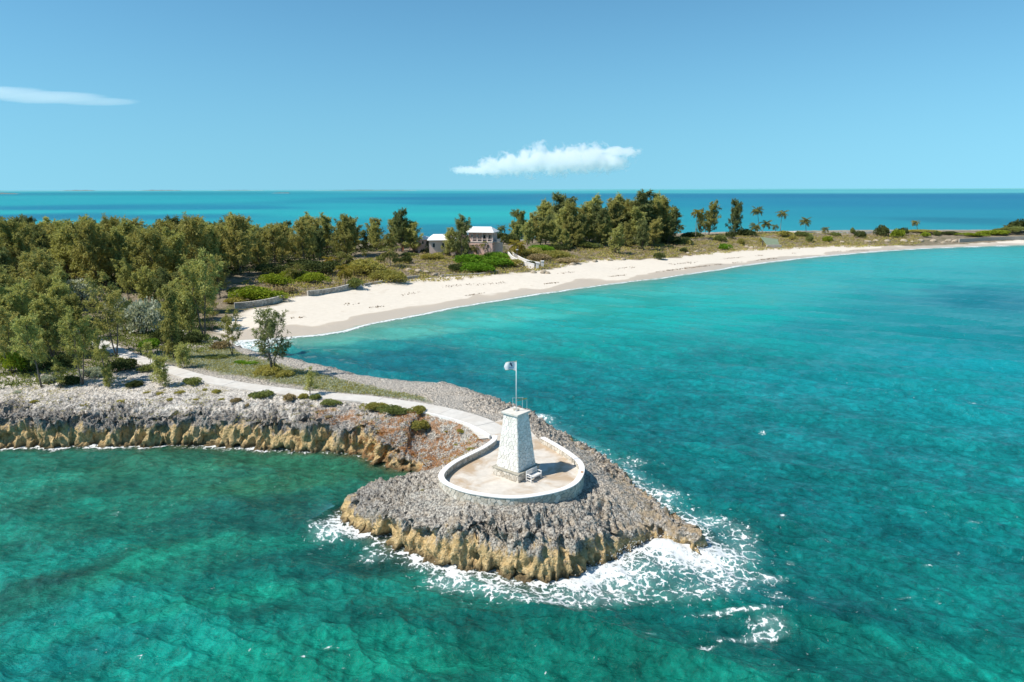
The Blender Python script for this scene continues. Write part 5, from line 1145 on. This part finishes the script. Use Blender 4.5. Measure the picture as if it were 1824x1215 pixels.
M['boulder'] = mat_plain('tan_boulder', (0.42, 0.35, 0.26), 0.95, 0.3, 1.5, 0.6)
def hip_roof(x0, x1, y0, y1, z0, z1, over=0.5, th=0.18, inset=None):
    x0, x1, y0, y1 = x0 - over, x1 + over, y0 - over, y1 + over; mb = MB(); ins = (min(x1 - x0, y1 - y0) / 2 * 0.98) if inset is None else inset
    if x1 - x0 > y1 - y0: r = [(x0 + ins, (y0 + y1) / 2 - .05, z1), (x1 - ins, (y0 + y1) / 2 - .05, z1), (x1 - ins, (y0 + y1) / 2 + .05, z1), (x0 + ins, (y0 + y1) / 2 + .05, z1)]
    else: r = [((x0 + x1) / 2 - .05, y0 + ins, z1), ((x0 + x1) / 2 + .05, y0 + ins, z1), ((x0 + x1) / 2 + .05, y1 - ins, z1), ((x0 + x1) / 2 - .05, y1 - ins, z1)]
    e = [(x0, y0), (x1, y0), (x1, y1), (x0, y1)]
    mb.frustum([(*p, z0) for p in e], [(*p, z0 + th) for p in e]); mb.frustum([(*p, z0 + th + .002) for p in e], r)
    return mb
def window(parent, x0, x1, y, z0, z1, frame=0.09, fm='trim'):
    """a framed window on a wall that faces -y at y"""
    f = MB(); f.box(x0, x1, y - .05, y + .02, z0, z0 + frame).box(x0, x1, y - .05, y + .02, z1 - frame, z1).box(x0, x0 + frame, y - .05, y + .02, z0 + frame, z1 - frame).box(x1 - frame, x1, y - .05, y + .02, z0 + frame, z1 - frame)
    fo_ = f.build('window', M[fm], parent); MB().box(x0 + frame, x1 - frame, y - .022, y + .02, z0 + frame, z1 - frame).build('pane', M['glass_dark'], fo_)
hp = P(857, 443, 7.0); hp[2] = 6.0; hr = math.radians(-13)
house = thing('pink_house', 'two-storey pink house with white hip roof and columned balcony', 'house', tuple(hp), hr)
X0, X1, Y0, Y1 = -5.2, 4.2, 0.0, 7.0
MB().box(X0, X1, Y0, Y1, -2.5, 3.3).build('lower_wall', M['pink'], house)
MB().box(X0, X1, Y0 + 1.7, Y1, 3.302, 6.75).build('upper_wall', M['pink'], house)
MB().box(X0 - .1, X1 + .1, Y0 - .12, Y0 + 1.7, 3.302, 3.5).build('balcony_floor', M['trim'], house)
m_ = MB(); xs_ = np.linspace(X0, X1, 6)
m_.box(X0, X1, Y0 - .06, Y0 + .14, 4.32, 4.5).box(X0, X1, Y0 - .06, Y0 + .14, 3.502, 3.66)
for x in xs_: m_.box(x - .22, x + .22, Y0 - .055, Y0 + .135, 3.662, 4.318)
m_.build('balcony_parapet', M['pink_pale'], house)
for x in xs_: MB().box(x - .13, x + .13, Y0 - .04, Y0 + .12, 4.502, 6.75).build('column', M['pink_pale'], house)
for a, b in ((-4.2, -3.4), (-2.2, -1.4), (0.3, 1.3), (2.5, 3.2)): window(house, a, b, Y0 + 1.69, 4.2, 5.9)
for a, b in ((-3.4, -2.6), (2.2, 3.0)): window(house, a, b, Y0, 1.2, 2.5, fm='pink_pale')
MB().box(X1 + .002, X1 + 1.6, Y0 + 0.8, Y0 + 6.0, 3.302, 3.5).box(X1 + 1.5, X1 + 1.6, Y0 + 0.8, Y0 + 6, 3.502, 4.4).build('side_balcony', M['pink_pale'], house)
rf = hip_roof(X0, X1, Y0, Y1, 6.752, 8.7, 0.75, inset=2.0).build('roof', M['roof_white'], house)
MB().box(X0 - 3.6, X0 - 1.4, 1.5, 4.2, -2.5, 9.0).frustum([(X0 - 3.6, 1.5, 9.002), (X0 - 1.4, 1.5, 9.002), (X0 - 1.4, 4.2, 9.002), (X0 - 3.6, 4.2, 9.002)], [(X0 - 3.0, 2.5, 9.9), (X0 - 2.0, 2.5, 9.9), (X0 - 2.0, 3.2, 9.9), (X0 - 3.0, 3.2, 9.9)]).build('stair_tower', M['pink'], house)
MB().box(X0 - 1.4, X0 - .002, 2.5, 6.0, -2.5, 5.4).build('link_wall', M['pink_pale'], house)
MB().box(X0 - 1.6, X0 - .01, 2.3, 6.2, 5.402, 5.6).build('link_roof', M['roof_white'], house)
lawn_wall = thing('low_pink_wall', 'low pink garden wall at the right end of the house', 'wall', tuple(P(887, 443, 6.8)), hr)
MB().box(-1.6, 1.8, -0.2, 0.2, -1.5, 2.1).build('wall_body', M['pink_pale'], lawn_wall); MB().box(-1.7, 1.9, -0.28, 0.28, 2.102, 2.24).build('coping', M['trim'], lawn_wall)
wp = P(785, 446, 6.8)
wing = thing('pink_wing', 'single-storey pink wing with broad white hip roof left of the house', 'house', tuple(wp), math.radians(6))
MB().box(-4.0, 5.2, 0, 7.5, -2.0, 3.5).build('wall', M['pink_pale'], wing); hip_roof(-4.0, 5.2, 0, 7.5, 3.502, 5.5, 0.7, inset=2.2).build('roof', M['roof_white'], wing)
for a, b in ((-2.9, -1.9), (0.4, 1.4), (3.0, 4.0)): window(wing, a, b, 0.0, 1.0, 2.6)
wp = P(757, 445, 6.6)
ann = thing('pink_annexe', 'small pink annexe with flat-pitched white roof beside the wing', 'house', tuple(wp), math.radians(3))
MB().box(-2.6, 2.2, 0, 5, -2.0, 3.6).build('wall', M['pink'], ann); hip_roof(-2.6, 2.2, 0, 5, 3.602, 4.9, 0.5).build('roof', M['roof_white'], ann)
window(ann, -1.1, -0.3, 0.0, 2.0, 3.2); window(ann, 0.4, 1.3, 0.0, 1.2, 3.2)
for i, (px_, py_, w_, h_, d_, mt, lb) in enumerate([(709, 448, 2.6, 3.2, 0.5, 'pink_pale', 'pale pink garden wall panel at the left end of the houses'), (717, 447, 0.9, 3.0, 1.0, 'terracotta', 'narrow terracotta pier beside the leftmost pink wall'), (733, 446, 1.6, 2.4, 0.4, 'pink_pale', 'pink wall stub between the trees left of the annexe'), (737, 447, 0.6, 2.6, 0.8, 'terracotta', 'terracotta pier before the annexe'), (745, 447, 2.6, 2.9, 0.5, 'pink_pale', 'stepped pink garden wall before the annexe'), (757, 448, 1.7, 2.3, 0.4, 'pink', 'deeper pink wall panel under the annexe'), (771, 448, 1.0, 2.5, 0.8, 'terracotta', 'terracotta pier before the pink wing'), (780, 448, 2.8, 2.7, 0.5, 'pink_pale', 'bright pink wall before the wing'), (808, 449, 3.6, 2.3, 0.5, 'pink', 'long pink garden wall before the tree at the house')]):
    p = PG(px_, py_); t = thing('garden_wall', lb, 'wall', (p[0], p[1], p[2]), 0.05 * (i % 3))
    b_ = MB().box(-w_ / 2, w_ / 2, -d_ / 2, d_ / 2, -0.8, h_).build('wall_body', M[mt], t); MB().box(-w_ / 2 - .06, w_ / 2 + .06, -d_ / 2 - .06, d_ / 2 + .06, h_ + .002, h_ + .14).build('coping', M['pink_pale' if mt != 'terracotta' else 'terracotta'], t)

def long_wall(name, label, pxs, h_, thick, mat, cap=None, base=1.2, cat='wall', stone=None):
    """free-standing wall that follows points of the photo on the ground"""
    g = [PG(a, b) for a, b in pxs]; ln = smooth_line(g, 40) if len(g) > 2 else np.linspace(g[0], g[1], 40)
    d = np.gradient(ln[:, :2], axis=0); d /= np.linalg.norm(d, axis=1)[:, None]; n = np.c_[-d[:, 1], d[:, 0]]
    t = thing(name, label, cat, (0, 0, 0)); s_ = np.r_[0, np.cumsum(np.linalg.norm(np.diff(ln[:, :2], axis=0), axis=1))]
    def at_(u, off, z):
        k_ = [np.interp(u, s_, c) for c in (ln[:, 0], ln[:, 1], ln[:, 2], n[:, 0], n[:, 1])]; return (k_[0] + k_[3] * off, k_[1] + k_[4] * off, k_[2] + z)
    def rib(mb, hw, z0, z1):
        v = []; f = []
        for u in s_: v += [at_(u, -hw, z0), at_(u, hw, z0), at_(u, hw, z1), at_(u, -hw, z1)]
        for i in range(39):
            for k_ in range(4): f.append((i * 4 + k_, i * 4 + (k_ + 1) % 4, i * 4 + 4 + (k_ + 1) % 4, i * 4 + 4 + k_))
        mb.add(v, f + [(3, 2, 1, 0), (156, 157, 158, 159)]); return mb
    rib(MB(), thick / 2, -base, h_).build('wall_body', M['mortar'] if stone else M[mat], t)
    if stone:
        for sgn in (-1, 1):
            mb = MB(); stones(mb, [(0, -0.4), (s_[-1], -0.4), (s_[-1], h_), (0, h_)], lambda u, v, o: at_(u, sgn * (thick / 2 + o), v), stone, 0.03, 0.07, 41, 1.3)
            tag(mb.build('wall_stones', M[mat], t), kind='stuff')
    if cap: rib(MB(), thick / 2 + 0.07, h_ + 0.002, h_ + 0.14).build('wall_cap', M[cap], t)
    return t
long_wall('sea_wall', 'stone sea wall below the bright yellow-green mound', [(418, 550), (450, 547), (480, 542), (502, 536)], 1.35, 0.5, 'sea_wall', stone=0.5)
long_wall('sea_wall', 'curved stone sea wall below the dry bank with the bright palm', [(548, 527), (575, 524), (605, 519), (632, 511)], 1.25, 0.5, 'sea_wall', stone=0.5)
long_wall('sea_wall', 'low pale sea wall under the olive sea grape slope', [(650, 509), (690, 502), (726, 496), (748, 494)], 0.6, 0.45, 'sea_wall', stone=0.5)
long_wall('sea_wall', 'thin grey sea wall at the foot of the vivid green slope', [(786, 493), (825, 491), (860, 489), (888, 484)], 0.55, 0.45, 'sea_wall', stone=0.5)
long_wall('stair_wall', 'near white wall of the curved beach stair', [(905, 457), (913, 466), (930, 474), (952, 480)], 1.7, 0.35, 'stucco_white', 'white_paint')
long_wall('stair_wall', 'far white wall of the curved beach stair', [(909, 452), (920, 461), (938, 470), (962, 475)], 1.3, 0.35, 'stucco_white', 'white_paint')
for (a, b, lb) in ((957, 481, 'near stucco pillar at the foot of the beach stair'), (966, 478, 'far white pillar at the foot of the beach stair')):
    p = PG(a, b); t = thing('stair_pillar', lb, 'pillar', tuple(p)); MB().box(-.45, .45, -.45, .45, -.6, 2.3).build('shaft', M['stucco_white'], t, bevel=0.03); MB().box(-.58, .58, -.58, .58, 2.302, 2.55).build('pillar_cap', M['white_paint'], t, bevel=0.03)
for i in range(8):
    p = PG(908 + i * 6.5, 455 + i * 3.0 - 0.02 * i * i); t = tag(MB().box(-1.3, 1.3, -.45, .45, -.5, 0.12).build('stone_step', M['stucco_white'], None, bevel=0.02), 'pale step of the beach stair between the white walls', 'step', 'steps of the beach stair'); t.location = p; t.rotation_euler = (0, 0, -0.9 + 0.05 * i)
long_wall('ridge_wall', 'low white wall on the dune under the right grove', [(1004, 441), (1040, 439), (1080, 436), (1138, 432)], 0.55, 0.4, 'white_paint')
long_wall('ridge_wall', 'low white wall along the far ridge behind the palms', [(1390, 414.5), (1450, 416), (1530, 416), (1600, 415)], 0.9, 0.4, 'white_paint')
long_wall('sea_wall', 'grey concrete sea wall on the far sandy spit', [(1708, 432), (1760, 429), (1824, 427), (1900, 425)], 1.8, 0.5, 'sea_wall')
# boulders and the little shelter on the right-hand beach
def boulder(px_, py_, s, label, seed, group=None):
    r = np.random.default_rng(seed); p = PG(px_, py_); me = bpy.data.meshes.new('boulder'); import bmesh
    bm = bmesh.new(); bmesh.ops.create_icosphere(bm, subdivisions=3, radius=1.0)
    for v in bm.verts:
        c = np.array([v.co.x, v.co.y, v.co.z]); k_ = 0.75 + 0.5 * float(noise3(*(np.array([q]) for q in c * 1.3 + seed * 3.1), seed)[0]) + 0.18 * float(noise3(*(np.array([q]) for q in c * 4 + seed), seed + 1)[0])
        v.co = Vector((c[0] * k_ * s * 1.3, c[1] * k_ * s, max(c[2], -0.4) * k_ * s * 0.75))
    bm.to_mesh(me); bm.free(); o = obj('boulder', me, M['boulder'], None, (p[0], p[1], p[2] + 0.15 * s)); o.rotation_euler = (0, 0, seed * 1.3)
    return tag(o, label, 'boulder', group)
boulder(968, 486, 1.0, 'tan boulder on the sand before the stair pillars', 1); boulder(975, 487, 0.7, 'smaller tan boulder right of the stair pillars', 2); boulder(950, 486, 0.8, 'tan boulder under the near stair wall', 3)
for i, (a, b, s) in enumerate([(1330, 441, 0.9), (1338, 443, 1.1), (1346, 442, 0.8), (1352, 444, 0.7), (1312, 444, 0.7), (1240, 450, 0.9), (1225, 453, 0.8), (1255, 447, 0.7), (1500, 433, 1.1), (1545, 432, 1.2), (1580, 431, 1.3), (1610, 431, 1.4), (1640, 430, 1.3), (1662, 430, 1.2), (1690, 430, 1.3), (1700, 431, 1.4), (1560, 430, 1.0), (1625, 432, 1.0), (1680, 433, 0.9), (1020, 472, 0.8), (1060, 466, 0.8), (1085, 464, 0.9), (1110, 463, 0.8), (1000, 474, 0.7), (760, 486, 0.8), (745, 484, 0.9), (728, 482, 0.8), (775, 490, 0.7)]):
    boulder(a, b, s, 'pale boulder lying along the dune foot behind the beach', 10 + i, 'boulders along the dune foot')
sp_ = PG(1378, 442)
hut = thing('beach_shelter', 'small beach shelter with faded green sloping roof on grey stones', 'shelter', tuple(sp_), 0.1)
MB().box(-3.4, 3.4, -0.6, 0.6, -0.6, 1.5).build('stone_base', M['sea_wall'], hut, bevel=0.1)
MB().frustum([(-3.2, 0.4, 1.45), (2.6, 0.2, 1.45), (3.2, 3.2, 3.6), (-4.4, 4.6, 4.6)], [(-3.2, 0.4, 1.62), (2.6, 0.2, 1.62), (3.2, 3.2, 3.78), (-4.4, 4.6, 4.78)]).build('roof', M['green_roof'], hut)
MB().box(-3.6, -3.2, 3.8, 4.2, -0.5, 4.3).build('post', M['bark'], hut); MB().box(2.6, 2.9, 2.7, 3.0, -0.5, 3.4).build('post', M['bark'], hut)
for (a, b, ty, lb) in ((868, 456, 434, 'thin dark lamp post before the pink house'), (921, 463, 444, 'slim grey post beside the white stair wall')):
    p = PG(a, b); t = thing('lamp_post', lb, 'post', tuple(p)); hh_ = PY(a, ty, p[1])[2] - p[2]
    MB().tube([(0, 0, -.3), (0, 0, hh_)], 0.09, 8).build('post', M['bark'], t); MB().box(-.4, .4, -.25, .25, hh_ - .3, hh_).build('lamp_head', M['trim'], t)
# seaweed lines on the sand
def wrack(name, label, line, n, z, seed, spread):
    r = np.random.default_rng(seed); ln = smooth_line([P(a, b, z)[:2] for a, b in line], 400); i = r.integers(0, 400, n)
    on = fbm2(i / 14.0, np.zeros(n), seed, 2) > 0.5; i = i[on]; c = ln[i] + r.normal(size=(len(i), 2)) * spread
    h = land(c[:, 0], c[:, 1])[0]; pos = np.c_[c, h + 0.06]; d = np.c_[r.normal(size=(len(i), 2)), 0.12 * r.random(len(i))]
    V_, F_ = leaf_quads(pos, d, 0.42, 0.10, r); return tag(obj(name, npmesh(name, V_, F_), M['weed']), label, None, None, 'stuff')
M['weed'] = mat_leaf('dry_seaweed', (0.14, 0.095, 0.06), (0.32, 0.23, 0.15), 0.05)
wrack('seaweed', 'thin broken line of dark seaweed along the middle of the beach', [(520, 567), (600, 557), (700, 541), (800, 528), (900, 513), (1000, 500), (1100, 489), (1200, 478), (1300, 466), (1400, 455)], 1600, 1.1, 3, 0.35)
wrack('seaweed', 'upper line of dark seaweed near the dune foot', [(560, 548), (680, 530), (800, 507), (900, 500), (1000, 486), (1100, 476), (1200, 468), (1320, 455), (1440, 446), (1600, 438)], 1500, 1.7, 4, 0.7)

# ================================================================== FAR CAYS AND CLOUDS
M['cay'] = mat_plain('hazed_cay_scrub', (0.13, 0.17, 0.17), 0.95, 0.3, 0.02)  # scrub colour greyed for distance haze
M['cay_sand'] = mat_plain('hazed_cay_sand', (0.40, 0.42, 0.40), 0.95, 0.1, 0.02)  # sand dimmed too, the haze is in its colour
def cay(xa, xb, py_, hpx, label, seed):
    a, b = P(xa, py_), P(xb, py_); mpx = a[1] / F; n = 60; r = np.random.default_rng(seed); m = 5; v = []; f = []
    for i in range(n + 1):
        t_ = i / n; c = a + (b - a) * t_; env = math.sin(PI * t_) ** 0.5; hgt = 0.75 * hpx * mpx * (0.35 + 0.9 * float(noise2(np.array([t_ * 14.0]), np.array([seed * 1.7]), seed)[0])) * env + 0.1
        w_ = mpx * 30 * env + 2
        for j in range(m): g = j / (m - 1); v.append((c[0], c[1] + w_ * g, -0.2 + (hgt + 0.2) * math.sin(PI * g) ** 0.6))
    for i in range(n):
        for j in range(m - 1): f.append((i * m + j, (i + 1) * m + j, (i + 1) * m + j + 1, i * m + j + 1))
    t = thing('distant_cay', label, 'island', (0, 0, 0)); mb = MB(); mb.add(v, f); mb.build('scrub', M['cay'], t)
    mb = MB(); mb.add([(x, y - mpx * 6 * (j == 0), 0.12 + 0.22 * mpx * (j > 0)) for (x, y, z), j in ((v[i * m + (j)], j) for i in range(n + 1) for j in (0, 1))], [(i * 2, i * 2 + 2, i * 2 + 3, i * 2 + 1) for i in range(n)]); mb.build('sand_edge', M['cay_sand'], t)
cay(105, 166, 339.9, 1.7, 'thin dark cay on the horizon, second from the left', 1); cay(243, 322, 339.7, 1.9, 'long thin cay on the horizon left of the cloud', 2); cay(-60, 34, 345.5, 2.4, 'nearer dark cay at the left edge of the sea', 3)
cay(486, 516, 344.2, 1.8, 'tiny dark islet above the left wood', 4); cay(560, 742, 339.4, 1.2, 'faint long cay on the horizon above the pink house', 5); cay(1180, 1900, 336.2, 2.2, 'faint pale shore along the right horizon', 6); cay(380, 470, 339.3, 1.1, 'faint cay on the horizon left of the centre', 7)

def cloud(name, label, lobes, D, dens, nscale, thr, amp, flat, depth=1.0, wid=0.16):
    """a bank of cloud: the volume inside a closed hull, cut by noise; lobes in photo pixels (x, y, rx, ry)"""
    mpx = D / F * 1.02; L_ = []
    for a, b, rx, ry in lobes: c = PY(a, b, D); L_.append((c, rx * mpx, ry * mpx))
    lo = np.min([c - np.array([rx, rx * depth, ry]) * 1.3 for c, rx, ry in L_], 0); hi = np.max([c + np.array([rx, rx * depth, ry]) * 1.3 for c, rx, ry in L_], 0)
    G = 1.22; xs = np.linspace(min(c[0] - rx * G for c, rx, ry in L_) + 1, max(c[0] + rx * G for c, rx, ry in L_) - 1, 48); up_, dn_ = [], []
    for x in xs:                        # hull: the outline of the lobes, as deep as the cloud
        e = [(c[2], ry * G * math.sqrt(max(0.0, 1 - ((x - c[0]) / (rx * G)) ** 2))) for c, rx, ry in L_ if abs(x - c[0]) < rx * G] or [(L_[0][0][2], 1.0)]
        up_.append(max(a + b for a, b in e) + 2); dn_.append(min(a - b for a, b in e) - 2)
    oz = list(zip(xs, dn_)) + list(zip(xs[::-1], up_[::-1]))
    mb = MB(); mb.frustum([(x, hi[1], z) for x, z in oz], [(x, lo[1], z) for x, z in oz])
    k = NT(name); p = k.pos(); m = None
    for c, rx, ry in L_:
        s_ = k.n('VectorMath', operation='SUBTRACT'); k.L(p, s_.inputs[0]); s_.inputs[1].default_value = c
        q = k.n('VectorMath', operation='MULTIPLY'); k.L(s_.outputs[0], q.inputs[0]); q.inputs[1].default_value = (1 / rx, 1 / (rx * depth), 1 / ry)
        l = k.n('VectorMath', operation='LENGTH'); k.L(q.outputs[0], l.inputs[0]); e = k.math('SUBTRACT', 1.0, l.outputs['Value'])
        m = e if m is None else k.math('MAXIMUM', m, e)
    n = k.noise(k.mapv(p, flat), nscale, 7, 0.62, 0.3)
    den = k.math('MULTIPLY', k.ss(thr, thr + wid, k.math('ADD', m, k.lin(n, 0.0, 1.0, -amp, amp))), dens)
    v = k.n('VolumePrincipled'); v.inputs['Color'].default_value = (1, 1, 1, 1); v.inputs['Anisotropy'].default_value = 0.2; k.L(den, v.inputs['Density'])
    k.t.links.new(v.outputs[0], k.out.inputs[1]); k.m.cycles.volume_step_rate = 0.15
    o = mb.build(name, k.m); return tag(o, label, 'cloud')
cloud('cumulus_cloud', 'white cumulus bank low over the horizon near the centre', [(842, 303, 42, 8), (884, 297, 40, 17), (915, 292, 40, 20), (950, 288, 42, 24), (960, 271, 20, 18), (990, 288, 50, 24), (1020, 284, 44, 24), (1048, 282, 44, 26), (1078, 286, 46, 20), (1104, 271, 36, 10)], 24000.0, 0.0034, 0.0036, 0.18, 1.7, (1, 1, 1.15), 1.0, 0.34)
cloud('streak_cloud', 'long thin white cloud streak at the upper left', [(-40, 165, 130, 12), (90, 174, 110, 11), (170, 181, 80, 8)], 24000.0, 0.0007, 0.0006, 0.02, 0.35, (0.5, 1, 2.0), 0.25, 0.3)

# spray thrown up where the swell meets the point
def spray():
    r = np.random.default_rng(77); V_ = []; F_ = []; n = 2600; M['spray'] = mat_plain('sea_spray_white', (0.85, 0.87, 0.87), 0.6, 0.03)
    src = [(1175, 975, 34, 1.1), (1120, 996, 26, 0.9), (1245, 990, 18, 0.7), (1060, 1020, 24, 0.6), (1160, 905, 30, 0.5), (770, 1012, 20, 0.35), (610, 940, 14, 0.3)]
    pos = []
    for k_ in range(n):
        a, b, w_, h_ = src[min(int(r.exponential(1.7)), 6)]; c = P(a + r.normal() * w_, b + r.normal() * w_ * 0.25); pos.append((c[0], c[1], 0.05 + h_ * r.random() ** 2.2))
    pos = np.array(pos); v, f = leaf_quads(pos, r.normal(size=(n, 3)), 0.075, 0.03, r)
    return tag(obj('sea_spray', npmesh('sea_spray', v, f), M['spray']), 'white spray thrown up at the rocky point', None, None, 'stuff')
spray()
